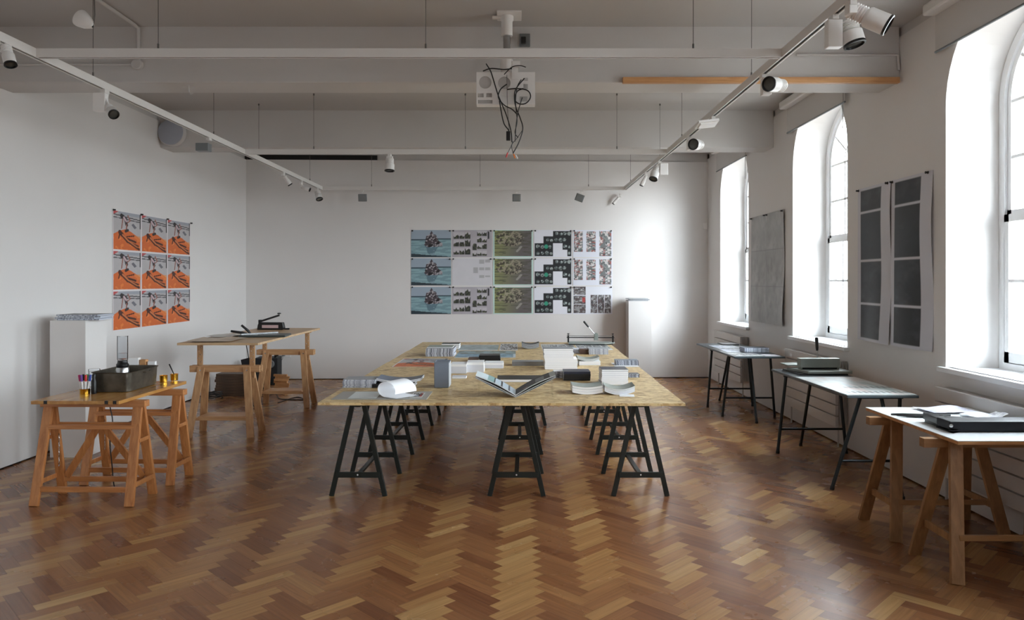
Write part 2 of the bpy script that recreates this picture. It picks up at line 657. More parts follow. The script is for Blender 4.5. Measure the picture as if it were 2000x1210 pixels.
# ------------------------------------------------------------------ room shell
def build_floor():
    wd, n = 0.0765, 4
    g = 0.0004
    vs, fs, cols, uvs = [], [], [], []
    rnd = random.Random(3)
    q = 1 / math.sqrt(2)
    for i in range(-260, 260):
        for j in range(-22, 22):
            for kind in (0, 1):
                if kind == 0:
                    a0, b0, a1, b1 = 0, 0, n, 1
                else:
                    a0, b0, a1, b1 = 0, 1, 1, 1 + n
                a0, a1 = a0 + i + n * j, a1 + i + n * j
                b0, b1 = b0 + i - n * j, b1 + i - n * j
                ca, cb_ = (a0 + a1) / 2, (b0 + b1) / 2
                X, Y = (ca - cb_) * q * wd - 0.078, (ca + cb_) * q * wd
                if not (XL - 0.1 < X < XR + 0.1 and YF - 0.1 < Y < YB1 + 0.05):
                    continue
                gg = g / wd
                quad = [(a0 + gg, b0 + gg), (a1 - gg, b0 + gg), (a1 - gg, b1 - gg), (a0 + gg, b1 - gg)]
                o = len(vs)
                for a, b in quad:
                    vs.append(((a - b) * q * wd - 0.078, (a + b) * q * wd, 0.0))
                fs.append((o, o + 1, o + 2, o + 3))
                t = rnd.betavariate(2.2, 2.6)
                t = t * 0.60 + (0.33 if kind == 0 else 0.04)  # lighter by laying direction: the grain's view-dependent sheen put into the base colour
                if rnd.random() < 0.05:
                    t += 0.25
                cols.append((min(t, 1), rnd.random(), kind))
                L, W = n * wd, wd
                if kind == 0:
                    uvs += [(0, 0), (L, 0), (L, W), (0, W)]
                else:
                    uvs += [(0, 0), (0, W), (L, W), (L, 0)]
    nb = len(fs)
    o = len(vs)
    vs += [(XL - 0.3, YF - 0.3, -0.004), (XR + 0.6, YF - 0.3, -0.004), (XR + 0.6, YB1 + 0.3, -0.004), (XL - 0.3, YB1 + 0.3, -0.004)]
    vs += [(x, y, -0.08) for x, y, z in vs[-4:]]
    fs += [(o, o + 1, o + 2, o + 3), (o + 7, o + 6, o + 5, o + 4), (o, o + 4, o + 5, o + 1), (o + 1, o + 5, o + 6, o + 2), (o + 2, o + 6, o + 7, o + 3), (o + 3, o + 7, o + 4, o)]
    me = bpy.data.meshes.new('floor')
    me.from_pydata(vs, [], fs)
    me.materials.append(M_floor)
    me.materials.append(M_dark)
    for p in list(me.polygons)[nb:]:
        p.material_index = 1
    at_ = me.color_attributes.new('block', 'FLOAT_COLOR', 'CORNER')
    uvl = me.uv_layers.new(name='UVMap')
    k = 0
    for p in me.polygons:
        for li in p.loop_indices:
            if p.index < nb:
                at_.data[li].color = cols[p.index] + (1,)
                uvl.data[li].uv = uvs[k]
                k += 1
    ob = bpy.data.objects.new('floor', me)
    C.objects.link(ob)
    ob['kind'] = 'structure'


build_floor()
struct('ceiling', MB().box2((XL - 0.3, YF - 0.3, ZC), (XR + 0.6, YB1 + 0.4, ZC + 0.12)), M_ceil)
g0 = 0.012
# left wall: lining that stops short of floor and ceiling, older wall behind it
struct('wall_left', MB().box2((XL - 0.06, YF, g0), (XL, YB0 + 0.02, ZL)), M_wall)
struct('wall_left_behind', MB().box2((XL - 0.22, YF - 0.2, 0), (XL - 0.10, YB1 + 0.3, ZC)), M_raw)
# back wall, slightly out of square
ang = math.atan2(YB1 - YB0, XR - XL)
L = math.hypot(YB1 - YB0, XR - XL)
o = struct('wall_back', MB().box2((-0.05, 0, g0), (L + 0.05, 0.06, ZL)), M_wall)
o.location = (XL, YB0, 0)
o.rotation_euler = (0, 0, ang)
o = struct('wall_back_behind', MB().box2((-0.3, 0.12, 0), (L + 0.7, 0.24, ZC)), M_raw)
o.location = (XL, YB0, 0)
o.rotation_euler = (0, 0, ang)
struct('wall_front', MB().box2((XL - 0.2, YF - 0.12, 0), (XR + 0.55, YF, ZC)), M_wall)
# dark slot above the back lining, left part
o = struct('trim_1', MB().box2((0.03, 0.005, ZL + 0.0005), (2.02, 0.024, ZL + 0.075)), M_dark)
o.location = (XL, YB0, 0)
o.rotation_euler = (0, 0, ang)

# closing boards between the linings and the ceiling
o = struct('trim_7', MB().box2((0.02, 0.025, ZL), (L, 0.06, ZC)), M_beam)
o.location = (XL, YB0, 0)
o.rotation_euler = (0, 0, ang)
struct('trim_8', MB().box2((XL - 0.06, YF, ZL), (XL - 0.03, YB0 + 0.03, ZC)), M_beam)

ZS, ZW = 2.76, 0.93
holes = [arch(yc, ZW, ZS, 0.67) for yc in WIN_Y]
o = plate_with_holes('wall_right', [(YF, g0), (YB1 + 0.03, g0), (YB1 + 0.03, ZL + 0.05), (YF, ZL + 0.05)], holes, 0.03, M_wall,
                     lambda p: Vector((XR + 0.015 + p.z, p.x, p.y)))
o['kind'] = 'structure'
holes = [arch(yc, ZW - 0.03, ZS, 0.60) for yc in WIN_Y]
o = plate_with_holes('wall_right_behind', [(YF - 0.12, 0.0), (YB1 + 0.4, 0), (YB1 + 0.4, ZC), (YF - 0.12, ZC)], holes, 0.10, M_raw,
                     lambda p: Vector((XR + 0.40 + p.z, p.x, p.y)))
o['kind'] = 'structure'
mb = MB()
for yc in WIN_Y:          # splayed plaster reveals
    a = arch(yc, ZW - 0.003, ZS, 0.672)
    b = arch(yc, ZW - 0.003, ZS, 0.602)
    n = len(a)
    vs = [(XR + 0.001, y, z) for y, z in a] + [(XR + 0.36, y, z) for y, z in b]
    idx = [i for i in range(n) if i != 0]
    mb.add(vs, [(i, (i + 1) % n, n + (i + 1) % n, n + i) for i in idx], False)
struct('wall_right_reveals', mb, M_wall)
struct('shadow_strip_left', MB().box2((XL - 0.04, YF, 0), (XL - 0.02, YB0, 0.03)), M_dark)  # dark strip standing in for the shade in the gap under the lining
struct('shadow_strip_right', MB().box2((XR + 0.02, YF, 0), (XR + 0.05, YB1, 0.03)), M_dark)  # the gap's shade as a dark strip, below the window wall lining

for k, yb in enumerate((5.86, 8.74, 2.96, 0.06)):
    struct('trim_%d' % (k + 2), MB().box2((XL - 0.1, yb, 3.10), (XR - 0.001, yb + 0.33, ZC + 0.01)), M_beam, bevel=0.006)
# boxed-in corner where the wall lining meets the ceiling
struct('trim_6', MB().box2((XR + 0.02, YF, ZL + 0.05), (XR + 0.30, YB1, ZC)), M_beam)


def window(idx, yc):
    X0, X1 = XR + 0.33, XR + 0.41
    root = MB()
    # outer frame: ring between two arches
    def ring(mb, r0, r1, zb0, zb1, x0, x1, n=28):
        a, b = arch(yc, zb0, ZS, r0, n), arch(yc, zb1, ZS, r1, n)
        m = len(a)
        vs = [(x0, y, z) for y, z in a] + [(x0, y, z) for y, z in b] + [(x1, y, z) for y, z in a] + [(x1, y, z) for y, z in b]
        fs = []
        for i in range(m):
            j = (i + 1) % m
            fs += [(i, j, m + j, m + i), (2 * m + i, 3 * m + i, 3 * m + j, 2 * m + j), (m + i, m + j, 3 * m + j, 3 * m + i), (i, 2 * m + i, 2 * m + j, j)]
        mb.add(vs, fs)
    ring(root, 0.603, 0.545, ZW - 0.02, ZW + 0.05, X0, X1)
    fr = struct('window_%d' % idx, root, M_winw)
    up = MB()                               # upper sash
    x0, x1 = X0 + 0.02, X0 + 0.055
    zt = 1.99
    a = [(yc + 0.548 * math.cos(PI * k / 28), ZS + 0.548 * math.sin(PI * k / 28)) for k in range(29)]
    b = [(yc + 0.505 * math.cos(PI * k / 28), ZS + 0.505 * math.sin(PI * k / 28)) for k in range(29)]
    for i in range(28):
        q = [a[i], a[i + 1], b[i + 1], b[i]]
        vs = [(x0, y, z) for y, z in q] + [(x1, y, z) for y, z in q]
        up.add(vs, [(0, 1, 2, 3), (7, 6, 5, 4), (0, 4, 5, 1), (1, 5, 6, 2), (2, 6, 7, 3), (3, 7, 4, 0)])
    for s in (-1, 1):
        up.box2((x0, yc + s * 0.505, zt), (x1, yc + s * 0.548, ZS))
    up.box2((x0, yc - 0.548, zt - 0.02), (x1, yc + 0.548, zt + 0.03))
    up.build('sash', M_winw, fr)
    gb = MB()
    xm0, xm1 = x0 + 0.004, x1 - 0.006
    for y in (-0.18, 0.18):
        gb.box2((xm0, yc + y - 0.011, zt), (xm1, yc + y + 0.011, ZS))
    for z in (2.38, ZS):
        gb.box2((xm0, yc - 0.51, z - 0.011), (xm1, yc + 0.51, z + 0.011))
    for k in range(1, 5):
        an = PI * k / 5
        gb.bar((xm0 + 0.012, yc + 0.20 * math.cos(an), ZS + 0.20 * math.sin(an)), (xm0 + 0.012, yc + 0.51 * math.cos(an), ZS + 0.51 * math.sin(an)), 0.022, 0.022, (1, 0, 0))
    pts = [(xm0 + 0.012, yc + 0.2 * math.cos(PI * k / 16), ZS + 0.2 * math.sin(PI * k / 16)) for k in range(17)]
    gb.tube(pts, 0.012, 6)
    gb.build('glazing_bars', M_winw, fr)
    lo = MB()                               # lower sash
    x2, x3 = X0 + 0.0, X0 + 0.03
    for s in (-1, 1):
        lo.box2((x2, yc + s * 0.50, ZW + 0.045), (x3, yc + s * 0.548, zt))
    lo.box2((x2, yc - 0.548, zt - 0.05), (x3, yc + 0.548, zt + 0.0))
    lo.box2((x2, yc - 0.548, ZW + 0.045), (x3, yc + 0.548, ZW + 0.12))
    lo.build('sash', M_winw, fr)
    gl = MB()
    for y in (-0.18, 0.18):
        gl.box2((x2 + 0.004, yc + y - 0.011, ZW + 0.1), (x3 - 0.004, yc + y + 0.011, zt - 0.04))
    gl.box2((x2 + 0.004, yc - 0.51, 1.525), (x3 - 0.004, yc + 0.51, 1.547))
    gl.build('glazing_bars', M_winw, fr)
    pn = MB()
    xg = x0 + 0.016
    poly = [(y, z) for y, z in arch(yc, zt, ZS, 0.53, 24)]
    vs = [(xg, y, z) for y, z in poly] + [(xg + 0.004, y, z) for y, z in poly]
    n = len(poly)
    pn.add(vs, [tuple(range(n)), tuple(reversed(range(n, 2 * n)))] + [(i, n + i, n + (i + 1) % n, (i + 1) % n) for i in range(n)])
    pn.build('pane', M_glass, fr)
    MB().box2((x2 + 0.012, yc - 0.52, ZW + 0.09), (x2 + 0.016, yc + 0.52, zt - 0.03)).build('pane', M_glass, fr)
    # latch and lifting handle
    MB().box2((x2 - 0.02, yc - 0.04, zt), (x2, yc + 0.04, zt + 0.018)).build('latch', M_steel, fr)
    si = MB()
    si.box2((XR - 0.045, yc - 0.71, ZW - 0.035), (XR + 0.001, yc + 0.71, ZW))
    si.prism([(XR - 0.001, yc - 0.668), (XR + 0.36, yc - 0.60), (XR + 0.36, yc + 0.60), (XR - 0.001, yc + 0.668)], ZW - 0.03, ZW)
    si.build('sill', M_winw, fr, bevel=0.004)


for k, yc in enumerate(WIN_Y):
    window(k + 1, yc)

# blinds rolled up above the windows
BL = ['far window beside the back corner', 'middle window', 'nearest window at the picture edge']
for k, yc in enumerate(WIN_Y[:3]):
    lab = 'grey roller blind rolled up above the ' + (BL[k] if k < 3 else 'window beyond the picture edge')
    t = thing('roller_blind', lab, 'blind', (XR - 0.001, yc, 3.16), 0, 'roller blinds above the arched windows')
    MB().box2((-0.045, -0.72, 0.0), (-0.040, 0.72, 0.26)).build('fabric', M_beam, t)
    MB().tube([(-0.043, -0.72, 0.0), (-0.043, 0.72, 0.0)], 0.009, 8).build('bottom_bar', M_lampg, t)
    MB().box2((-0.13, -0.66, 0.26), (-0.0, 0.74, 0.34)).build('cassette', M_track, t, bevel=0.015)
    MB().tube([(-0.05, -0.70, 0.25), (-0.05, -0.70, -0.28), (-0.045, -0.68, -0.30), (-0.04, -0.66, -0.28), (-0.04, -0.66, 0.25)], 0.0022, 5).build('pull_cord', M_wire, t)

# radiators
RD = ['under the far window beside the back corner', 'under the middle window behind the dark-topped table', 'under the nearest window behind the white table']
for k, yc in enumerate(WIN_Y[:3]):
    lab = 'cream panel radiator ' + (RD[k] if k < 3 else 'under the window beyond the picture edge')
    t = thing('radiator', lab, 'radiator', (XR - 0.003, yc, 0), 0, 'panel radiators under the windows')
    pb = MB()
    for r_ in range(6):
        pb.box2((-0.105, -0.67, 0.20 + r_ * 0.102), (-0.075, 0.62, 0.20 + r_ * 0.102 + 0.091))
    pb.box2((-0.076, -0.66, 0.21), (-0.073, 0.61, 0.80))
    pb.build('panel', M_rad, t, bevel=0.004)
    mb = MB()
    for q in range(5):
        mb.box2((-0.070 + q * 0.014, -0.69, 0.22), (-0.064 + q * 0.014, 0.61, 0.80))
    mb.build('fins', M_rad, t)
    MB().tube([(-0.05, -0.60, 0.22), (-0.05, -0.60, -0.0)], 0.009, 8).build('pipe', M_rad, t)
    MB().tube([(-0.05, 0.57, 0.22), (-0.05, 0.57, -0.0)], 0.009, 8).build('pipe', M_rad, t)
    for y in (-0.4, 0.4):
        MB().box2((-0.066, y - 0.015, 0.4), (0.0, y + 0.015, 0.5)).build('bracket', M_rad, t)

# ------------------------------------------------------------------ print designs (ink laid on paper, sRGB)
def vnoise(u, v, sx, sy, seed, octaves=1):
    out = 0
    amp, tot = 1.0, 0
    for o in range(octaves):
        rs = np.random.RandomState(seed + o * 17)
        g = rs.rand(int(sy) + 3, int(sx) + 3)
        x, y = np.clip(u, 0, 1) * sx, np.clip(v, 0, 1) * sy
        xi, yi = x.astype(int), y.astype(int)
        fx, fy = x - xi, y - yi
        fx, fy = fx * fx * (3 - 2 * fx), fy * fy * (3 - 2 * fy)
        val = (g[yi, xi] * (1 - fx) + g[yi, xi + 1] * fx) * (1 - fy) + (g[yi + 1, xi] * (1 - fx) + g[yi + 1, xi + 1] * fx) * fy
        out = out + val * amp
        tot += amp
        amp *= 0.55
        sx, sy = sx * 2, sy * 2
    return out / tot


def base(u, c):
    return np.stack([np.full(u.shape, x / 255.0) for x in c], -1)


def put(img, mask, c, a=1.0):
    m = (mask * a)[..., None] if mask.dtype != bool else (mask.astype(float) * a)[..., None]
    cc = np.array(c) / 255.0 if not isinstance(c, np.ndarray) or c.ndim == 1 else c
    return img * (1 - m) + cc * m


def inpoly(u, v, poly):
    ins = np.zeros(u.shape, bool)
    n = len(poly)
    for i in range(n):
        x0, y0 = poly[i]
        x1, y1 = poly[(i + 1) % n]
        if y0 == y1:
            continue
        c = ((y0 > v) != (y1 > v)) & (u < (x1 - x0) * (v - y0) / (y1 - y0) + x0)
        ins ^= c
    return ins


def seg(u, v, a, b, w_):
    ax, ay = a
    bx, by = b
    t = np.clip(((u - ax) * (bx - ax) + (v - ay) * (by - ay)) / ((bx - ax) ** 2 + (by - ay) ** 2 + 1e-9), 0, 1)
    return np.hypot(u - ax - t * (bx - ax), v - ay - t * (by - ay)) < w_


def d_rock(u, v):
    im = base(u, (158, 172, 186))
    im = put(im, v < 0.66, (122, 152, 160))
    im = put(im, (v < 0.66) & (vnoise(u, v, 3, 26, 4, 2) > 0.52), (150, 184, 190), 0.7)
    im = put(im, (np.abs(v - 0.645 - 0.03 * (u > 0.6)) < 0.022), (58, 78, 88))
    refl = inpoly(u, v, [(0.34, 0.42), (0.70, 0.42), (0.64, 0.30), (0.58, 0.10), (0.52, 0.05), (0.42, 0.14), (0.38, 0.3)])
    im = put(im, refl, (92, 118, 130), 0.85)
    im = put(im, refl & (vnoise(u, v, 14, 10, 9, 2) > 0.55), (140, 164, 176), 0.8)
    rock = inpoly(u, v, [(0.33, 0.44), (0.36, 0.62), (0.38, 0.78), (0.46, 0.84), (0.51, 0.98), (0.56, 0.84), (0.62, 0.82), (0.68, 0.62), (0.79, 0.50), (0.78, 0.40), (0.6, 0.38), (0.42, 0.37)])
    im = put(im, rock, (74, 66, 72))
    im = put(im, rock & (vnoise(u, v, 26, 20, 2, 2) > 0.56), (190, 184, 188), 0.85)
    im = put(im, rock & (vnoise(u, v, 22, 18, 31, 2) < 0.40), (34, 30, 34))
    im = put(im, (v < 0.13 - 0.11 * u), (50, 64, 72))
    return im


def tiles(im, u, v, rects, seed, dark=(52, 54, 50), light=(196, 192, 196), hill=True):
    for k, (x0, y0, x1, y1) in enumerate(rects):
        m = (u > x0) & (u < x1) & (v > y0) & (v < y1)
        im = put(im, m, light)
        uu, vv = (u - x0) / (x1 - x0), (v - y0) / (y1 - y0)
        h = 0.25 + 0.5 * vnoise(uu, vv * 0, 4, 1, seed + k * 5) + (0.35 if k % 3 == 2 else 0)
        im = put(im, m & (vv < h), dark)
        im = put(im, m & (vv < h) & (vnoise(uu, vv, 6, 6, seed + k) > 0.62), (88, 92, 70))
    return im


def d_grid(u, v):
    im = base(u, (172, 166, 172))
    im = put(im, vnoise(u, v, 3, 3, 5, 3), (196, 192, 200), 0.6)
    R_ = []
    for j in range(3):
        for i in range(3):
            R_.append((0.04 + i * 0.142, 0.68 - j * 0.29, 0.17 + i * 0.142, 0.92 - j * 0.29))
    for j in range(4):
        for i in range(2):
            R_.append((0.63 + i * 0.125, 0.79 - j * 0.245, 0.745 + i * 0.125, 0.975 - j * 0.245))
    R_ += [(0.515, 0.26, 0.615, 0.50), (0.515, 0.03, 0.615, 0.24)]
    im = tiles(im, u, v, R_, 11)
    im = put(im, (u > 0.885) & (u < 0.93) & (v > 0.55) & (vnoise(u, v, 20, 8, 8) > 0.5), (52, 52, 56))
    return im


def d_pale(u, v):
    im = base(u, (208, 206, 210))
    im = put(im, vnoise(u, v, 4, 4, 15, 3), (222, 220, 226), 0.6)
    for (x0, y0, x1, y1) in ((0.68, 0.80, 0.80, 0.95), (0.83, 0.84, 0.95, 0.95), (0.53, 0.46, 0.65, 0.66), (0.68, 0.56, 0.80, 0.66), (0.83, 0.56, 0.95, 0.66), (0.68, 0.28, 0.80, 0.38), (0.83, 0.30, 0.95, 0.37)):
        im = put(im, (u > x0) & (u < x1) & (v > y0) & (v < y1), (166, 166, 168), 0.75)
    return im


def d_moss(u, v):
    im = base(u, (196, 222, 214))
    m = (u > 0.035) & (u < 0.965) & (v > 0.04) & (v < 0.985)
    g = np.clip(u * 1.3 - 0.1 + (1 - v) * 0.25, 0, 1)[..., None]
    body = np.array((146, 152, 98)) / 255 * (1 - g) + np.array((102, 96, 96)) / 255 * g
    im = np.where(m[..., None], body, im)
    im = put(im, m & (vnoise(u, v, 5, 22, 3, 2) > 0.58), (78, 78, 62), 0.6)
    cl = m & (np.hypot((u - 0.42) / 0.36, (v - 0.68) / 0.28) < 1)
    im = put(im, cl & (vnoise(u, v, 22, 18, 41, 2) > 0.5), (66, 60, 54), 0.9)
    im = put(im, cl & (vnoise(u, v, 26, 22, 61, 2) > 0.58), (170, 160, 140), 0.8)
    im = put(im, m & seg(u, v, (0.6, 0.22), (0.7, 0.38), 0.03), (170, 168, 160), 0.7)
    return im


def d_stair(u, v):
    im = base(u, (228, 228, 236))
    m = (u > 0.5) & (v > 0.76) & (v < 0.97)
    m |= (u > 0.25) & (v > 0.51) & (v < 0.765)
    m |= (u > 0.02) & (u < 0.5) & (v > 0.03) & (v < 0.515)
    m |= (u > 0.75) & (v > 0.27) & (v < 0.53)
    m |= (u > 0.875) & (v > 0.03) & (v < 0.3)
    m &= (u < 0.985)
    im = put(im, m, (30, 32, 36))
    rs = np.random.RandomState(5)
    for (cx, cy) in [(0.6, 0.87), (0.72, 0.85), (0.82, 0.88), (0.93, 0.87), (0.36, 0.64), (0.46, 0.62), (0.58, 0.64), (0.7, 0.63), (0.8, 0.65), (0.1, 0.40), (0.22, 0.38), (0.42, 0.38), (0.1, 0.14), (0.22, 0.15), (0.34, 0.15), (0.45, 0.14), (0.82, 0.40), (0.93, 0.38), (0.93, 0.15)]:
        r = 0.035 + 0.02 * rs.rand()
        b = m & (np.hypot((u - cx), (v - cy) * 0.7) < r)
        im = put(im, b, tuple(150 + 80 * rs.rand() * np.array((1, 1, 1)) + np.array((0, 10, 6))), 0.8)
        im = put(im, b & (vnoise(u, v, 30, 22, int(cx * 100)) > 0.55), (60, 70, 72), 0.8)
    im = put(im, m & (np.hypot(u - 0.32, (v - 0.39) * 0.7) < 0.055), (52, 150, 122))
    return im


def photos(im, u, v, rects, seed, cols):
    for k, (x0, y0, x1, y1) in enumerate(rects):
        m = (u > x0) & (u < x1) & (v > y0) & (v < y1)
        im = put(im, m, (120, 118, 120))
        uu, vv = (u - x0) / (x1 - x0), (v - y0) / (y1 - y0)
        for q, c in enumerate(cols):
            n = vnoise(uu, vv, 5, 5, seed + k * 7 + q * 3, 2)
            im = put(im, m & (n > 0.56), c, 0.85)
    return im


def d_photos(u, v):
    im = base(u, (226, 228, 238))
    R_ = [(0.03, 0.70 - j * 0.25, 0.25, 0.96 - j * 0.25 - 0.012) for j in range(3)]
    R_ += [(0.34, 0.70 - j * 0.25, 0.57, 0.96 - j * 0.25 - 0.012) for j in range(3)]
    R_ += [(0.67, 0.34, 0.97, 0.96), (0.67, 0.03, 0.97, 0.33)]
    return photos(im, u, v, R_, 77, [(216, 214, 216), (58, 58, 60), (160, 84, 80), (226, 222, 220), (112, 120, 120)])


def d_photos2(u, v):
    im = base(u, (228, 230, 238))
    R_ = [(0.02, 0.70, 0.32, 0.99), (0.02, 0.37, 0.32, 0.66), (0.02, 0.03, 0.32, 0.35)]
    R_ += [(0.45 + i * 0.175, 0.37 - j * 0.33, 0.615 + i * 0.175, 0.69 - j * 0.33) for j in range(2) for i in range(3)]
    im = photos(im, u, v, R_, 131, [(206, 206, 208), (56, 56, 58), (150, 150, 152), (84, 70, 70)])
    return put(im, (u > 0.24) & (u < 0.31) & (v > 0.42) & (v < 0.6), (190, 60, 56), 0.8)


def d_orange(u, v):
    im = base(u, (176, 172, 172))
    im = put(im, vnoise(u, v, 6, 6, 3, 3), (196, 192, 196), 0.6)
    im = put(im, (v > 0.90) & (u > 0.2), (150, 156, 168), 0.7)
    im = put(im, (np.abs(v - 0.90 + u * 0.08) < 0.012) | (np.abs(v - 0.83 + u * 0.06) < 0.010), (52, 52, 56))
    im = put(im, (np.abs(u - 0.97) < 0.025) & (v > 0.6), (46, 44, 46))
    im = put(im, (v > 0.88 + 0.5 * u) & (u < 0.2), (190, 74, 76))
    im = put(im, inpoly(u, v, [(0.02, 0.02), (0.02, 0.40), (0.24, 0.50), (0.44, 0.55), (0.62, 0.50), (0.8, 0.42), (0.97, 0.33), (0.97, 0.02)]), (212, 104, 44))
    im = put(im, (v < 0.4) & (u > 0.02) & (vnoise(u, v, 9, 14, 13, 2) > 0.60), (236, 142, 74), 0.6)
    # standing person stooping over, dark strokes of a lying figure below
    for a, b, w_ in (((0.30, 0.88), (0.34, 0.86), 0.055), ((0.36, 0.86), (0.45, 0.80), 0.05), ((0.42, 0.82), (0.48, 0.66), 0.045), ((0.48, 0.66), (0.46, 0.52), 0.022), ((0.34, 0.8), (0.30, 0.56), 0.018), ((0.52, 0.9), (0.60, 0.78), 0.02), ((0.60, 0.78), (0.50, 0.72), 0.015), ((0.44, 0.5), (0.52, 0.53), 0.035)):
        im = put(im, seg(u, v, a, b, w_), (48, 42, 44) if w_ > 0.03 else (150, 96, 84))
    im = put(im, seg(u, v, (0.38, 0.84), (0.46, 0.76), 0.028), (196, 170, 176))
    for a, b, w_ in (((0.24, 0.46), (0.32, 0.40), 0.055), ((0.32, 0.40), (0.52, 0.24), 0.045), ((0.52, 0.24), (0.92, 0.06), 0.032), ((0.44, 0.32), (0.80, 0.24), 0.028), ((0.6, 0.22), (0.9, 0.14), 0.02), ((0.24, 0.44), (0.2, 0.3), 0.018), ((0.48, 0.36), (0.74, 0.4), 0.015)):
        im = put(im, seg(u, v, a, b, w_), (74, 36, 26))
    for a, b, w_ in (((0.34, 0.40), (0.54, 0.255), 0.022), ((0.56, 0.245), (0.86, 0.11), 0.014)):
        im = put(im, seg(u, v, a, b, w_), (206, 120, 70))
    im = put(im, inpoly(u, v, [(0.64, 0.68), (0.72, 0.72), (0.84, 0.62), (0.76, 0.58)]), (112, 112, 120))
    edge = (u < 0.02) | (u > 0.985) | (v < 0.015) | (v > 0.985)
    return put(im, edge, (226, 220, 222))


def d_concrete(u, v):
    im = base(u, (146, 144, 140))
    im = put(im, np.clip(vnoise(u, v, 5, 10, 8, 4) * 1.8 - 0.5, 0, 1), (176, 174, 170), 0.8)
    im = put(im, np.clip(vnoise(u, v, 7, 12, 28, 4) * 2.2 - 1.2, 0, 1), (112, 108, 104), 0.7)
    for y in (0.335, 0.667):
        im = put(im, np.abs(v - y) < 0.004, (120, 118, 114), 0.7)
    return im


def d_clouds(u, v):
    im = base(u, (206, 206, 214))
    for (y0, y1) in ((0.885, 0.995), (0.635, 0.87), (0.335, 0.62), (0.045, 0.32)):
        pass
    for k, (y0, y1) in enumerate(((0.845, 0.985), (0.53, 0.832), (0.245, 0.517), (0.02, 0.232))):
        m = (u > 0.10) & (u < 0.74) & (v > y0) & (v < y1)
        im = put(im, m, (34, 38, 44))
        n = np.clip(vnoise(u, v, 3, 12, 50 + k, 4) * 2.6 - 1.15, 0, 1)
        im = put(im, m * n, (88, 90, 98), 0.7)
        n = np.clip(vnoise(u, v, 4, 14, 90 + k, 3) * 2.4 - 1.2, 0, 1)
        im = put(im, m * n, (22, 24, 30), 0.7)
    return im


def d_shore(u, v):
    im = base(u, (172, 184, 186))
    im = put(im, np.clip(vnoise(u, v, 6, 5, 21, 3) * 2 - 0.6, 0, 1), (112, 124, 118), 0.8)
    return put(im, (v < 0.1) | (v > 0.93), (206, 210, 212))


def d_speckle(u, v):
    im = base(u, (216, 216, 220))
    m = (u > 0.03) & (u < 0.97) & (v > 0.05) & (v < 0.95)
    return put(im, m & (vnoise(u, v, 24, 16, 7, 2) > 0.5), (66, 60, 58))


def d_blue(u, v):
    im = base(u, (110, 140, 158))
    im = put(im, v > 0.55, (116, 118, 104))
    im = put(im, (vnoise(u, v, 8, 10, 71, 3) > 0.55), (160, 190, 206), 0.7)
    return put(im, (v < 0.06) | (u > 0.95) & (v < 0.5), (196, 206, 214))


def d_newsprint(u, v):
    im = base(u, (224, 226, 226))
    R_ = [(0.02 + i * 0.25, 0.15, 0.25 + i * 0.25, 0.92) for i in range(4)]
    return photos(im, u, v, R_, 211, [(64, 66, 70), (120, 122, 120), (196, 198, 196)])


def d_pastel(u, v):
    im = base(u, (232, 240, 240))
    im = put(im, np.clip(vnoise(u, v, 5, 3, 33, 3) * 2.2 - 0.8, 0, 1), (232, 204, 196), 0.7)
    im = put(im, np.clip(vnoise(u, v, 6, 4, 63, 3) * 2.4 - 1.2, 0, 1), (140, 168, 168), 0.6)
    sp_ = (np.abs((u * 12) % 1 - 0.5) < 0.3) & (np.abs((v * 4) % 1 - 0.5) < 0.15) & (v < 0.5)
    return put(im, sp_, (96, 104, 104), 0.6)


def d_colourstrip(u, v):
    im = base(u, (214, 214, 210))
    m = (u > 0.1) & (u < 0.9) & (v > 0.15) & (v < 0.9)
    im = put(im, m & (vnoise(u, v, 9, 6, 90, 2) > 0.45), (52, 54, 58))
    return put(im, m & (u > 0.7) & (vnoise(u, v, 9, 6, 93, 2) > 0.45), (190, 56, 50))


def d_bluepaper(u, v):
    im = base(u, (228, 234, 246))
    im = put(im, (np.abs((v * 7) % 1 - 0.5) < 0.22) & (vnoise(u, v, 20, 12, 5, 2) > 0.45), (120, 134, 168), 0.7)
    return im


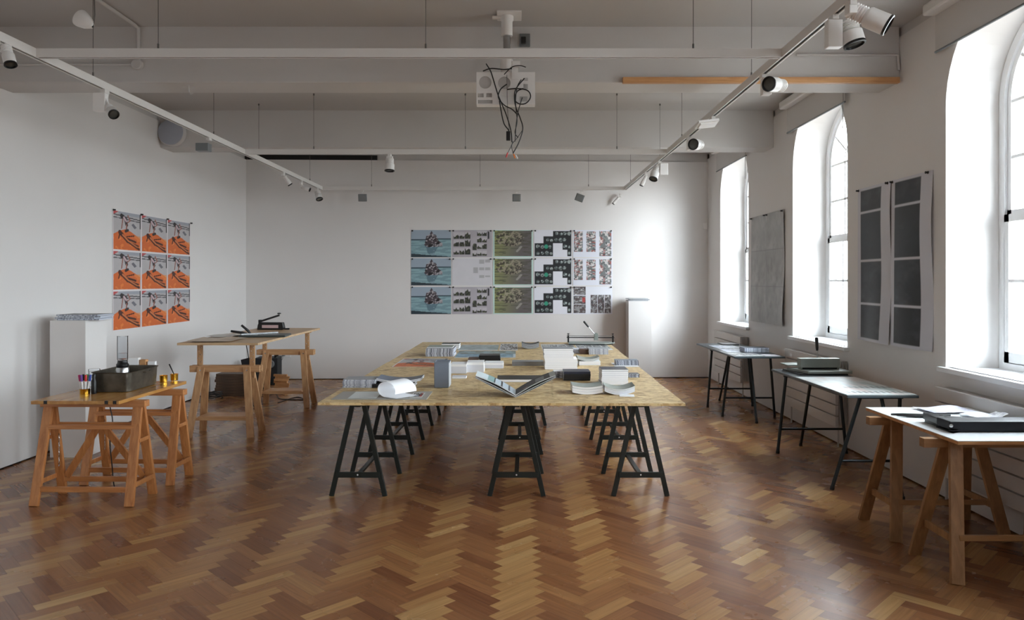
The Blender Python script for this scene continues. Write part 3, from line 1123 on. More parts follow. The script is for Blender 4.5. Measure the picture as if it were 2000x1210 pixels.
def sheet(name, w_, h_, fn, plane='xz', nx=96, ny=68, zf=None, thick=0.0008, loc=(0, 0, 0), rz=0, parent=None, back=True):
    """A sheet of paper with ink on its front. plane xz: stands upright facing -y; plane xy: lies flat facing up."""
    us = np.linspace(0, 1, nx)
    vs_ = np.linspace(0, 1, ny)
    U, V = np.meshgrid(us, vs_)
    img = np.clip(fn(U, V), 0, 1)
    lnr = np.where(img <= 0.04045, img / 12.92, ((img + 0.055) / 1.055) ** 2.4)
    verts = []
    for j in range(ny):
        for i in range(nx):
            x, y = (us[i] - 0.5) * w_, (vs_[j] - (0.5 if plane == 'xy' else 0)) * h_
            z = zf(us[i], vs_[j]) if zf else 0.0
            verts.append((x, y, z) if plane == 'xy' else (x, -z, y))
    n = nx * ny
    off = (lambda p: (p[0], p[1], p[2] - thick)) if plane == 'xy' else (lambda p: (p[0], p[1] + thick, p[2]))
    # rear side: coarse outline strip plus the same grid would double the mesh, so only its rim is kept
    rim = [i for i in range(nx)] + [j * nx + nx - 1 for j in range(1, ny)] + [(ny - 1) * nx + i for i in range(nx - 2, -1, -1)] + [j * nx for j in range(ny - 2, 0, -1)]
    faces = [(j * nx + i, j * nx + i + 1, (j + 1) * nx + i + 1, (j + 1) * nx + i) for j in range(ny - 1) for i in range(nx - 1)]
    base_i = len(verts)
    verts += [off(verts[k]) for k in rim]
    m = len(rim)
    faces += [(rim[(k + 1) % m], rim[k], base_i + k, base_i + (k + 1) % m) for k in range(m)]
    if zf is None:
        faces.append(tuple(range(base_i + m - 1, base_i - 1, -1)))
    me = bpy.data.meshes.new(name)
    me.from_pydata(verts, [], faces)
    at_ = me.color_attributes.new('ink', 'FLOAT_COLOR', 'POINT')
    arr = np.ones((len(verts), 4), np.float32) * 0.85
    arr[:n, :3] = lnr.reshape(-1, 3)
    arr[:, 3] = 1
    at_.data.foreach_set('color', arr.ravel())
    me.polygons.foreach_set('use_smooth', [True] * (len(faces)))
    me.materials.append(M_print)
    try:
        me.set_sharp_from_angle(angle=R(40))
    except Exception:
        pass
    o = bpy.data.objects.new(name, me)
    C.objects.link(o)
    o.location = loc
    o.rotation_euler = (0, 0, rz)
    if parent is not None:
        o.parent = parent
    return o


def pin_mesh():
    mb = MB().lathe([(0.010, 0), (0.012, 0.004), (0.007, 0.008), (0.007, 0.016), (0.010, 0.018), (0.009, 0.022)], (0, 0, 0), (0, -1, 0), 12)
    return mb


def pin(parent, x, z, y=-0.001):
    o = pin_mesh().build('pin', M_black, parent)
    o.location = (x, y, z)
    return o


# back wall prints: 5 columns, 3 rows
def backwall_point(px, z):
    # where the ray through column px meets the back wall plane
    t = math.tan(ang)
    k = (px - VX) / F
    d = (YB0 - XL * t) / (1 - k * t)
    return Vector((k * d, d, z))


rows = ['top row', 'middle row', 'bottom row']
spec = [(803, 881, [d_rock] * 3, 'print of a dark rock in pale blue water'),
        (883, 961, [d_grid, d_pale, d_grid], 'grey print of small gridded landscape photos'),
        (963, 1041, [d_moss] * 3, 'yellow-green and brown textured print'),
        (1043, 1117, [d_stair] * 3, 'white print with stepped black blocks and pale blobs'),
        (1119, 1196, [d_photos, d_photos, d_photos2], 'white print with columns of colour photos')]
row_px = [(449, 502), (504, 557), (559, 613)]
cache = {}
for ci, (x0, x1, fns, txt) in enumerate(spec):
    for ri in range(3):
        a = backwall_point(x0, 0)
        b = backwall_point(x1, 0)
        w_ = (b - a).length
        d = (a.y + b.y) / 2
        zt = H + (VY - row_px[ri][0]) * d / F
        zb = H + (VY - row_px[ri][1]) * d / F
        fn = fns[ri]
        tx = txt
        if fn is d_pale:
            tx = 'pale grey nearly blank print with faint squares'
        if fn is d_photos2:
            tx = 'white print with two blocks of grey photos'
        lab = '%s, %s on the back wall' % (tx, rows[ri])
        loc = (a + b) / 2 + Vector((0.0, -0.004, zb))
        if fn in cache:
            o = cache[fn].copy()
            C.objects.link(o)
            o.name = 'wall_print'
            o.location = loc
        else:
            o = sheet('wall_print', w_, zt - zb, fn, loc=loc, rz=ang)
            cache[fn] = o
        tag(o, lab, 'print', 'prints pinned in a block on the back wall')
        pin(o, -w_ / 2 + 0.02, zt - zb - 0.012)
        pin(o, w_ / 2 - 0.02, zt - zb - 0.012)

# left wall prints: 3 x 3 orange ones, facing +x
ys = [7.66, 8.245, 8.83, 9.42]
zr = [(1.93, 2.335), (1.505, 1.915), (1.03, 1.49)]
ys = [F * 4.2 / (VX - p) for p in (219, 275, 326, 371)]
proto = None
coln = ['left', 'middle', 'right']
for ci in range(3):
    for ri in range(3):
        zt = 2.275 - ri * 0.4225
        zb = zt - 0.418
        wd = ys[ci + 1] - ys[ci] - 0.006
        loc = Vector((XL + 0.004, (ys[ci] + ys[ci + 1]) / 2, zb))
        if proto is None:
            proto = sheet('wall_print', wd, 0.418, d_orange, loc=loc, rz=R(90), nx=110, ny=84)
            o = proto
        else:
            o = proto.copy()
            C.objects.link(o)
            o.location = loc
            o.scale.x = wd / (ys[1] - ys[0] - 0.006)
        tag(o, 'orange print of a stooping figure, %s column and %s of the left wall block' % (coln[ci], rows[ri]), 'print', 'orange prints pinned in a block on the left wall')
        if ri == 0:
            pin(o, -wd / 2 + 0.01, 0.415)
            if ci == 2:
                pin(o, wd / 2 - 0.01, 0.415)

# right wall: two grey panels, two dark cloud panels (facing -x)
for k, (ya, yb, fn, lab) in enumerate(((8.955, 9.54, d_concrete, 'plain grey mottled paper hanging on window wall, half nearer the back wall'),
                                       (8.36, 8.955, d_concrete, 'plain grey mottled paper hanging on window wall, half nearer the middle window'),
                                       (5.97, 6.56, d_clouds, 'white paper strip with four dark cloud prints, nearer the middle window'),
                                       (5.38, 5.97, d_clouds, 'white paper strip with four dark cloud prints, nearer the nearest window'))):
    wv = lambda u, v, k=k: 0.006 + 0.022 * (1 - v) * (0.5 + 0.5 * math.sin(u * 5 + k * 2)) + 0.01 * math.sin(v * 7 + k) * u
    o = sheet('wall_paper_print', yb - ya - 0.004, 1.32, fn, loc=(XR - 0.004, (ya + yb) / 2, 1.02), rz=R(-90), nx=60, ny=140, zf=wv)
    tag(o, lab, 'print', 'long paper prints hanging between the windows')
    pin(o, -(yb - ya) / 2 + 0.03, 1.305, -0.012)
    pin(o, (yb - ya) / 2 - 0.03, 1.305, -0.02)

# ------------------------------------------------------------------ lighting tracks
XT0, XT1, ZT = -2.93, 1.62, 2.89
Y1, Y2, Y3 = 4.51, 7.96, 11.12


def track(name, a, b, lab, wires):
    t = thing(name, lab, 'lighting track', a, 0, 'suspended lighting tracks')
    b = Vector(b) - Vector(a)
    along_x = abs(b.x) > abs(b.y)
    s = (0.020, 0.0) if not along_x else (0.0, 0.020)
    mb = MB()
    if along_x:
        mb.box2((0, -0.02, 0.012), (b.x, 0.02, 0.052))
        mb.box2((0, -0.02, 0), (b.x, -0.010, 0.012))
        mb.box2((0, 0.010, 0), (b.x, 0.02, 0.012))
        sl = MB().box2((0, -0.010, 0.006), (b.x, 0.010, 0.012))
    else:
        mb.box2((-0.02, 0, 0.012), (0.02, b.y, 0.052))
        mb.box2((-0.02, 0, 0), (-0.010, b.y, 0.012))
        mb.box2((0.010, 0, 0), (0.02, b.y, 0.012))
        sl = MB().box2((-0.010, 0, 0.006), (0.010, b.y, 0.012))
    mb.build('rail', M_track, t)
    sl.build('slot', M_slot, t)
    for wx, wy in wires:
        x, y = wx - a[0], wy - a[1]
        beam = any(yb - 0.03 < wy < yb + 0.36 for yb in (5.86, 8.74, 2.96))
        top = (3.10 if beam else ZC) - ZT
        wr = MB().tube([(x, y, 0.05), (x, y, top)], 0.0022, 5).build('suspension_wire', M_wire, t)
        MB().tube([(x, y, 0.05), (x, y, 0.085)], 0.006, 8).build('gripper', M_wire, wr)
        MB().tube([(x, y, top - 0.02), (x, y, top)], 0.008, 8).build('ceiling_fixing', M_wire, wr)
    return t


track('lighting_track', (XT0, 0.6, ZT), (XT0, 11.14, ZT), 'long white suspended lighting track running along the left wall side', [(XT0, 2.2), (XT0, 5.13), (XT0, 7.17), (XT0, 8.42), (XT0, 10.5)])
track('lighting_track', (XT1, 0.6, ZT), (XT1, 11.14, ZT), 'long white suspended lighting track running along the window side', [(XT1, 2.2), (XT1, 5.13), (XT1, 7.3), (XT1, 8.42), (XT1, 10.6)])
xs = (-2.18, -0.555, 1.07)
track('lighting_track', (XT0 + 0.02, Y1, ZT), (XT1 - 0.02, Y1, ZT), 'nearest white crosswise lighting track spanning between the two long tracks', [(x, Y1) for x in xs])
track('lighting_track', (XT0 + 0.02, Y2, ZT), (XT1 - 0.02, Y2, ZT), 'middle white crosswise lighting track with one white spotlight', [(x, Y2) for x in xs])
track('lighting_track', (XT0 + 0.02, Y3, ZT), (XT1 - 0.02, Y3, ZT), 'farthest white crosswise lighting track before the back wall', [(x, Y3) for x in xs])


def spot(x, y, lab, head=None, aim=(0, 0, -1), gear=(0.05, 0.035, 0.12), gx=0.0, gz=0.0, gearmat=None, r=0.04, hl=0.12, drop=0.10, arm=True):
    """gear box under the rail, an arm and a cylindrical head at offset head, pointing along aim"""
    t = thing('track_spotlight', lab, 'spotlight', (x, y, ZT), 0, 'spotlights on the lighting tracks')
    MB().box2((-0.016, -0.03, -0.022), (0.016, 0.03, 0.004)).build('adapter', M_track, t)
    gm = gearmat or M_lampw
    c = (gx, 0, -0.022 - gear[2] / 2 + gz)
    if gear[2] > 0:
        MB().box(c, gear).build('gear_box', gm, t, bevel=0.004)
    if head is not None:
        aim = Vector(aim).normalized()
        hc = Vector(head)
        mb = MB()
        mb.bar((0, 0, -0.02), (0, 0, -0.05), 0.012, 0.012, (0, 1, 0))
        mb.bar((0, 0, -0.045), hc, 0.012, 0.018, (0, 1, 0))
        mb.build('arm', M_lampw, t, bevel=0.002)
        a0 = hc - aim * hl / 2
        pr = [(r * 0.75, 0), (r * 0.86, 0.004)]
        nf = 6
        for q in range(nf):
            z = 0.008 + q * hl * 0.4 / nf
            pr += [(r * 0.86, z), (r * 0.86, z + 0.003), (r * 0.70, z + 0.0035), (r * 0.70, z + 0.006)]
        pr += [(r * 0.9, hl * 0.45), (r, hl * 0.5), (r, hl), (r * 0.86, hl), (r * 0.84, hl * 0.93)]
        hd = MB().lathe(pr, a0, aim, 28).build('head', M_lampw, t)
        MB().lathe([(r * 1.005, 0), (r * 1.03, 0.002), (r * 1.03, 0.012), (r * 0.86, 0.014), (r * 0.85, 0.0)], a0 + aim * (hl - 0.004), aim, 28).build('lens_ring', M_black, hd)
        MB().lathe([(0.0001, 0), (r * 0.86, 0.0), (r * 0.84, 0.004), (0.0001, 0.007)], a0 + aim * (hl - 0.004), aim, 28).build('lens', M_lens, hd)
    return t


# left track
def yl(px):
    return XT0 * F / (px - VX)


def yr(px):
    return XT1 * F / (px - VX)


spot(XT0, yl(-12), 'white angled spotlight on left track, cut by the picture edge', (0.08, 0.0, -0.09), (0.35, -0.2, -0.9), (0.03, 0.05, 0.04), r=0.032)
spot(XT0, yl(205), 'white spotlight with square gear box on the left track, lens towards the room', (0.055, -0.02, -0.150), (0.62, -0.5, -0.6), (0.085, 0.05, 0.13), gx=-0.03, r=0.036, hl=0.10)
spot(XT0, yl(408), 'grey box spotlight on left track, before its middle crossbar joint', None, gear=(0.12, 0.09, 0.075), gx=-0.05, gz=-0.03, gearmat=M_lampg)
spot(XT0, yl(553), 'white slanted spotlight on left track, third from its far end', (0.05, 0.0, -0.10), (0.5, 0.3, -0.8), (0.03, 0.06, 0.03), r=0.03)
spot(XT0, yl(588), 'white slanted spotlight on left track, second from its far end', (0.06, 0.0, -0.10), (0.9, 0.1, -0.35), (0.03, 0.06, 0.03), r=0.028)
spot(XT0, yl(619), 'white spotlight at the far end of the left track facing the room', (0.03, -0.03, -0.11), (0.3, -0.35, -0.85), (0.035, 0.05, 0.08), r=0.05, hl=0.13)
# crosswise tracks
spot((761 - VX) * Y2 / F, Y2, 'white cylinder spotlight pointing down from the middle crosswise track', (0, 0, -0.11), (0, -0.1, -1), (0.07, 0.03, 0.05), r=0.052, hl=0.13)
for px, sl, lab in ((708, 0.0, 'grey box spotlight on the farthest crosswise track, leftmost of three'), (1009, 0.0, 'grey box spotlight on the farthest crosswise track, middle of three'), (1136, 0.35, 'tilted grey box spotlight on the farthest crosswise track, rightmost of three')):
    t = spot((px - VX) * Y3 / F, Y3, lab, None, gear=(0.02, 0.02, 0.03), gearmat=M_lampw)
    o = MB().box((0, 0, 0), (0.125, 0.03, 0.11)).box((0, -0.017, 0), (0.105, 0.01, 0.09)).build('head', M_lampg, t, bevel=0.004)
    o.location = (-0.03 * (sl > 0), 0, -0.115)
    o.rotation_euler = (R(12), sl, 0)
# right track
spot(XT1, yr(1212), 'small slanted grey spotlight at the far end of the right track', (-0.07, 0, -0.10), (-0.6, 0.2, -0.75), (0.03, 0.05, 0.03), r=0.022, hl=0.13)
spot(XT1, yr(1262), 'thin slanted white spotlight on right track, second from its far end', (-0.03, 0, -0.10), (-0.35, 0.2, -0.8), (0.03, 0.05, 0.03), r=0.026, hl=0.13)
spot(XT1, yr(1288), 'white spotlight with square box on right track, third from its far end', (-0.05, 0, -0.13), (-0.3, -0.35, -0.85), (0.09, 0.04, 0.13), gx=0.05, r=0.048, hl=0.16)
spot(XT1, yr(1345), 'white spotlight facing into the room on right track, beyond the second beam', (0.07, -0.03, -0.075), (-0.62, -0.75, -0.1), (0.03, 0.06, 0.10), gx=0.0, r=0.052, hl=0.14)
t = spot(XT1, yr(1392), 'flat white spotlight plate on right track between two round spotlights', None, gear=(0.03, 0.05, 0.02))
o = MB().box((0, 0, 0), (0.17, 0.16, 0.02)).box((0, 0, -0.012), (0.13, 0.12, 0.012)).build('head', M_lampw, t, bevel=0.003)
o.location = (-0.05, 0, -0.055)
o.rotation_euler = (R(-8), R(-6), 0)
spot(XT1, yr(1490), 'round white spotlight facing the camera on right track before the timber strip', (0.075, -0.03, -0.07), (-0.75, -0.62, -0.1), (0.06, 0.05, 0.11), gx=0.02, r=0.048, hl=0.16)
spot(XT1, yr(1628), 'ribbed white spotlight pointing down beside its tall gear box, right track', (0.09, 0.0, -0.085), (0.22, -0.15, -0.95), (0.075, 0.05, 0.14), gx=-0.0, r=0.054, hl=0.12)
spot(XT1, yr(1662), 'large white spotlight nearest the camera on right track, pointing to window', (0.085, 0.0, -0.075), (0.75, -0.35, -0.5), (0.04, 0.06, 0.04), r=0.05, hl=0.19)

# ------------------------------------------------------------------ ceiling things
o = MB().box2((0.83, 5.815, 3.087), (3.0, 5.858, 3.132)).build('timber_batten', M_pine, bevel=0.002)
tag(o, 'raw pine batten fixed along the lower edge of the nearest ceiling beam', 'batten')
t = thing('round_vent', 'round grey disc on the second ceiling beam by left wall', 'vent', (-4.05, 8.74, 3.27))
MB().lathe([(0.158, 0), (0.158, 0.05), (0.15, 0.062), (0.14, 0.062)], (0, 0, 0), (0, -1, 0), 40).build('rim', M_beam, t)
MB().lathe([(0.146, 0.06), (0.146, 0.070), (0.12, 0.078), (0.0001, 0.084)], (0, 0, 0), (0, -1, 0), 40).build('grille', mat('disc_grey', rgb(168, 172, 184), 0.5, var=0.02), t)
# conduit on the beam with round junction box
zb = H + (VY - 127) * 5.86 / F
o = MB().tube([(-4.19, 5.845, zb), (-3.02, 5.845, zb)], 0.010, 8).build('conduit', M_beam)
tag(o, 'thin painted conduit along nearest beam, ending at a round box', 'conduit')
o = MB().lathe([(0.042, 0), (0.042, 0.03), (0.036, 0.036), (0.0001, 0.037)], (-2.99, 5.86, zb), (0, -1, 0), 24).build('junction_box', M_beam)
tag(o, 'round painted junction box on nearest beam above left track', 'junction box')
zb = H + (VY - 108) * 5.86 / F
o = MB().tube([(2.2, 5.845, zb), (2.99, 5.845, zb), (3.0, 5.845, zb - 0.01), (3.005, 5.845, zb - 0.12)], 0.010, 8).build('conduit', M_beam)
tag(o, 'painted conduit along nearest beam, turning down at the window wall', 'conduit')
pts = [at(190, 547 - 1, 3.0)] and [(-3.62, 4.2, ZC - 0.012), (-2.98, 5.5, ZC - 0.012), (-2.975, 5.82, ZC - 0.015), (-2.975, 5.845, ZC - 0.03), (-2.975, 5.845, 3.37)]
p0 = Vector(((190 - VX) * 5.15 / F, 5.15, ZC - 0.012))
ptsc = []
for px, py in ((150, -20), (192, 0), (262, 48)):
    d = (ZC - 0.012 - H) * F / (VY - py)
    ptsc.append(((px - VX) * d / F, d, ZC - 0.012))
ptsc += [((268 - VX) * 5.83 / F, 5.845, ZC - 0.02), ((270 - VX) * 5.84 / F, 5.845, H + (VY - 118) * 5.84 / F)]
o = MB().tube(ptsc, 0.014, 10).build('conduit', M_beam)
tag(o, 'white conduit bending from the ceiling down the face of nearest beam', 'conduit')
# hanging pendant cable with a white cone
t = thing('pendant_cover', 'white cone lamp cover hanging tilted near the ceiling, top left', 'lamp', ((165 - VX) * 4.9 / F, 4.9, H + (VY - 38) * 4.9 / F))
MB().lathe([(0.012, 0), (0.02, 0.004), (0.045, 0.045), (0.058, 0.09), (0.058, 0.105), (0.05, 0.108), (0.03, 0.06), (0.008, 0.01)], (0.055, 0, -0.045), (-0.85, 0, 0.55), 28).build('cone', M_lampw, t)
MB().lathe([(0.007, 0), (0.007, 0.02)], (0.058, 0, -0.05), (-0.85, 0, 0.55), 10).build('tip', M_black, t)
zc_ = t.location.z
MB().tube([(0.06, 0, -0.05), (0.068, 0, 0.03), (0.062, 0, ZC - zc_ - 0.01)], 0.003, 6).build('cord', M_wire, t)
MB().box2((-0.045, -0.03, ZC - zc_ - 0.05), (0.08, 0.03, ZC - zc_)).build('ceiling_bracket', M_machd, t)
o = MB().tube([(-3.3, 5.14, 2.94), (-2.93, 5.13, 2.96)], 0.001, 4)
cx = ((183 - VX) * 5.05 / F)
o = MB().tube([(cx + 0.004, 5.05, 3.10), (cx + 0.014, 5.05, 3.3), (cx, 5.05, 3.0), (cx - 0.012, 5.06, 2.95)], 0.003, 6)
# small hook under beam 1
hz = 3.10
o = MB().tube([(-2.63, 5.95, hz), (-2.63, 5.95, hz - 0.05), (-2.615, 5.95, hz - 0.07), (-2.595, 5.95, hz - 0.055)], 0.004, 6).tube([(-2.68, 5.95, hz - 0.012), (-2.58, 5.95, hz - 0.012)], 0.004, 6).build('ceiling_hook', M_beam)
tag(o, 'small painted hook under the nearest ceiling beam, left half', 'hook')
# hooks behind
# plug box on the beam beside the projector pole
t = thing('power_socket', 'grey double socket with black plug on nearest beam beside projector pole', 'socket', ((1025 - VX) * 5.86 / F, 5.86, H + (VY - 80) * 5.86 / F))
MB().box2((-0.042, -0.03, -0.05), (0.042, 0, 0.05)).build('box', M_lampg, t, bevel=0.005)
MB().box2((-0.03, -0.065, -0.035), (0.008, -0.03, 0.015)).build('plug', M_black, t, bevel=0.005)

# projector bracket
PX, PY = (990 - VX) * 5.6 / F, 5.6
t = thing('projector_bracket', 'white ceiling projector bracket with perforated plate and cables over the table', 'projector mount', (PX, PY, ZC))
dz = lambda py: (H + (VY - py) * PY / F) - ZC
dx = lambda px: (px - VX) * PY / F - PX
MB().box2((-0.075, -0.10, -0.012), (0.11, 0.10, 0)).box2((-0.11, -0.02, -0.03), (-0.04, 0.02, -0.012)).build('ceiling_plate', M_lampw, t, bevel=0.003)
MB().lathe([(0.042, -0.16), (0.042, -0.05), (0.05, -0.04), (0.05, -0.012)], (0, 0, 0), (0, 0, 1), 24).build('collar', M_lampw, t)
MB().lathe([(0.028, dz(128)), (0.028, -0.15)], (0, 0, 0), (0, 0, 1), 20).build('pole', M_steel, t)
MB().lathe([(0.028, dz(143)), (0.045, dz(140)), (0.052, dz(128)), (0.045, dz(117)), (0.03, dz(112))], (0, 0, 0), (0, 0, 1), 24).box((0.07, -0.02, dz(127)), (0.06, 0.04, 0.04)).build('swivel', M_lampw, t, bevel=0.002)
pl0x, pl1x, pl0z, pl1z = dx(931), dx(1045), dz(206), dz(143)


def circ(cx, cz, r, n=24):
    return [(cx + r * math.cos(2 * PI * k / n), cz + r * math.sin(2 * PI * k / n)) for k in range(n)]


def rect(x0, z0, x1, z1):
    return [(x0, z0), (x1, z0), (x1, z1), (x0, z1)]


hol = [circ(dx(948), dz(163), 0.047), circ(dx(985), dz(164), 0.047), rect(dx(934), dz(192), dx(945), dz(184)), rect(dx(950), dz(192), dx(961), dz(184)),
       rect(dx(934), dz(204), dx(962), dz(197)), rect(dx(978), dz(196), dx(990), dz(189)), rect(dx(993), dz(196), dx(1004), dz(189)),
       rect(dx(1022), dz(176), dx(1031), dz(166)), rect(dx(1022), dz(160), dx(1031), dz(154)), rect(dx(1015), dz(200), dx(1030), dz(190))]
o = plate_with_holes('plate', rect(pl0x, pl0z, pl1x, pl1z), hol, 0.003, M_lampw, lambda p: Vector((p.x, -0.03 + p.z, p.y)))
o.parent = t
MB().box2((dx(931), -0.03, pl1z - 0.004), (dx(1045), 0.16, pl1z)).box2((dx(931), -0.03, pl0z), (dx(1045), 0.05, pl0z + 0.003)).box2((dx(972), -0.026, dz(200)), (dx(1008), 0.0, dz(180))).build('tray', M_lampw, t)
MB().box2((dx(935), -0.005, dz(204)), (dx(1040), 0.012, dz(148))).build('rear_panel', M_beam, t)
MB().box2((dx(1000), -0.05, dz(158)), (dx(1012), -0.04, dz(135))).build('cable_duct', M_lampw, t)


def spline(pts, n=8):
    pts = [Vector(p) for p in pts]
    P_ = [pts[0]] + pts + [pts[-1]]
    out = []
    for i in range(1, len(P_) - 2):
        for k in range(n):
            s = k / n
            a, b, c, d = P_[i - 1], P_[i], P_[i + 1], P_[i + 2]
            out.append(0.5 * ((2 * b) + (-a + c) * s + (2 * a - 5 * b + 4 * c - d) * s * s + (-a + 3 * b - 3 * c + d) * s ** 3))
    out.append(pts[-1])
    return out


cabs = [([(950, 128), (958, 141), (962, 152), (972, 185), (980, 205), (990, 230), (998, 258), (1000, 280)], 0.0045),
        ([(944, 143), (960, 138), (985, 140), (1000, 138)], 0.0045),
        ([(985, 150), (1000, 136), (1015, 133), (1027, 136)], 0.0035),
        ([(1024, 158), (1008, 178), (1005, 195), (1008, 215), (1016, 235), (1021, 255), (1014, 280), (1002, 303)], 0.0045),
        ([(990, 170), (978, 180), (974, 195), (985, 210), (1000, 218), (1010, 228)], 0.0045),
        ([(990, 178), (1010, 176), (1030, 180), (1036, 192), (1028, 204), (1015, 206), (1006, 198), (1010, 182), (1022, 176)], 0.0045),
        ([(976, 200), (980, 225), (985, 245), (994, 258), (993, 268)], 0.0045),
        ([(1018, 160), (1010, 175), (1007, 205), (1010, 240), (1006, 262), (1012, 272)], 0.0035),
        ([(1020, 195), (1012, 222), (1008, 250), (1006, 280)], 0.0035),
        ([(1002, 280), (998, 290), (992, 302)], 0.0025),
        ([(1021, 256), (1010, 272), (1000, 285), (1002, 300), (1006, 306)], 0.0025)]
for i, (pp, r_) in enumerate(cabs):
    off = -0.05 - 0.008 * (i % 5)
    MB().tube(spline([(dx(a), off, dz(b)) for a, b in pp]), r_, 7).build('cable', M_cable, t)
MB().box2((dx(989), -0.085, dz(278)), (dx(997), -0.06, dz(260))).build('connector', M_black, t, bevel=0.004)
MB().tube([(dx(992), -0.09, dz(302)), (dx(989), -0.09, dz(311))], 0.005, 8).build('connector', M_red, t)
MB().tube([(dx(1003), -0.055, dz(303)), (dx(1006), -0.055, dz(311))], 0.005, 8).build('connector', M_orange, t)
MB().tube([(dx(1007), -0.055, dz(305)), (dx(1011), -0.055, dz(312))], 0.005, 8).build('connector', M_white, t)
MB().tube(spline([(dx(990), -0.05, dz(150)), (dx(991), -0.055, dz(200)), (dx(993), -0.05, dz(240)), (dx(996), -0.05, dz(270))]), 0.002, 6).build('cable', M_wire, t)

# sensor on the back wall corner
o = MB().box2((-0.035, -0.03, -0.05), (0.035, 0, 0.05)).build('wall_sensor', M_lampw, bevel=0.006)
bp_ = backwall_point(1378, H + (VY - 441) * 11.7 / F)
o.location = (bp_.x - 0.01, bp_.y - 0.0, bp_.z)
o.rotation_euler = (0, 0, ang)
tag(o, 'small white wall sensor beside the right corner of the back wall', 'sensor')

# ------------------------------------------------------------------ chipboard table
rows4 = ['nearest', 'second', 'third', 'farthest']
y = 4.962
for k in range(4):
    yc = y + 0.61 + 1.222 * k
    xc = -0.1115 + 0.0184 * (yc - 4.962)
    o = MB().box((0, 0, 0), (2.46, 1.22, 0.018)).build('chipboard_sheet', M_osb, None, (xc, yc, TT - 0.009), -0.012, bevel=0.0012)
    tag(o, 'wide yellow chipboard sheet forming the big table, %s of its four sheets' % rows4[k], 'table top', 'chipboard sheets of the big table')


def black_trestle(lab):
    t = thing('trestle', lab, 'trestle', (0, 0, 0), 0, 'black trestles under the chipboard table')
    MB().box2((-0.022, -0.34, 0.640), (0.022, 0.34, 0.700)).build('top_rail', M_blackwood, t, bevel=0.002)
    for ye in (-0.305, 0.305):
        for s in (-1, 1):
            MB().bar((s * 0.032, ye, 0.695), (s * 0.192, ye, 0.0), 0.022, 0.034, (1, 0, 0)).build('leg', M_blackwood, t, bevel=0.002)
        MB().box2((-0.155, ye - 0.02, 0.135), (0.155, ye - 0.008, 0.175)).build('crossbar', M_blackwood, t, bevel=0.0015)
    st = MB().box2((-0.016, -0.31, 0.142), (0.016, 0.31, 0.16)).build('stretcher', M_blackwood, t, bevel=0.0015)
    MB().lathe([(0.006, 0), (0.005, 0.002), (0.0001, 0.003)], (0, -0.327, 0.156), (0, -1, 0), 10).build('screw', M_white, st)
    return t


bt0 = None
colt = ['left column', 'middle column', 'right column']
for r_, yc in enumerate((5.61, 6.87, 8.18, 9.38)):
    for c_, xc in enumerate((-1.130, 0.0, 0.878)):
        lab = 'black wooden trestle under the chipboard table, %s row, %s' % (rows4[r_], colt[c_])
        x = xc + 0.0184 * (yc - 5.61) + (0.06 if (r_ == 2 and c_ == 1) else 0) + (-0.04 if (r_ == 3 and c_ == 1) else 0)
        rz = random.uniform(-0.02, 0.02) - 0.01 * (c_ == 0)
        if bt0 is None:
            bt0 = black_trestle(lab)
            bt0.location = (x, yc, 0)
            bt0.rotation_euler.z = rz
            btk = children(bt0)
        else:
            dup(bt0, (x, yc, 0), rz, lab, None, btk)


# ------------------------------------------------------------------ booklets
def slab(mb, x0, x1, y0, y1, z0, z1, curve, w_, n=10, tilt=0.0):
    for_z = lambda x: curve * (2 * x / w_) ** 2 + tilt * x
    vs = []
    for i in range(n + 1):
        x = x0 + (x1 - x0) * i / n
        z = for_z(x)
        vs += [(x, y0, z0 + z), (x, y1, z0 + z), (x, y1, z1 + z), (x, y0, z1 + z)]
    fs = [(0, 1, 2, 3), tuple(4 * n + k for k in (3, 2, 1, 0))]
    for i in range(n):
        a, b = 4 * i, 4 * i + 4
        for k in range(4):
            fs.append((a + k, a + (k + 1) % 4, b + (k + 1) % 4, b + k))
    return mb.add(vs, fs)


def booklet(w_, d_, h_, cov, pages, spine='back', curve=0.0, n=1):
    n = 10 if curve else 1
    t = bpy.data.objects.new('booklet', None)
    C.objects.link(t)
    t.empty_display_size = 0.05
    ct = 0.0013
    slab(MB(), -w_ / 2 + 0.001, w_ / 2 - 0.001, 0.002, d_ - 0.002, ct, h_ - ct, curve, w_, n).build('pages', pages, t)
    mb = MB()
    slab(mb, -w_ / 2, w_ / 2, 0, d_, 0, ct, curve, w_, n)
    slab(mb, -w_ / 2, w_ / 2, 0, d_, h_ - ct, h_, curve, w_, n)
    if spine == 'back':
        slab(mb, -w_ / 2, w_ / 2, d_ - 0.0015, d_, 0, h_, curve, w_, n)
    elif spine == 'front':
        slab(mb, -w_ / 2, w_ / 2, -0.0005, 0.0015, 0, h_, curve, w_, n)
    elif spine == 'left':
        mb.box2((-w_ / 2 - 0.0005, 0, (curve or 0)), (-w_ / 2 + 0.001, d_, h_ + curve))
    mb.build('cover', cov, t)
    return t


ORD = {1: ['alone'], 2: ['upper', 'lower'], 3: ['topmost', 'middle', 'lowest']}
NUM = ['topmost', 'second down', 'third down', 'fourth down', 'fifth down', 'sixth down', 'seventh down', 'eighth down']


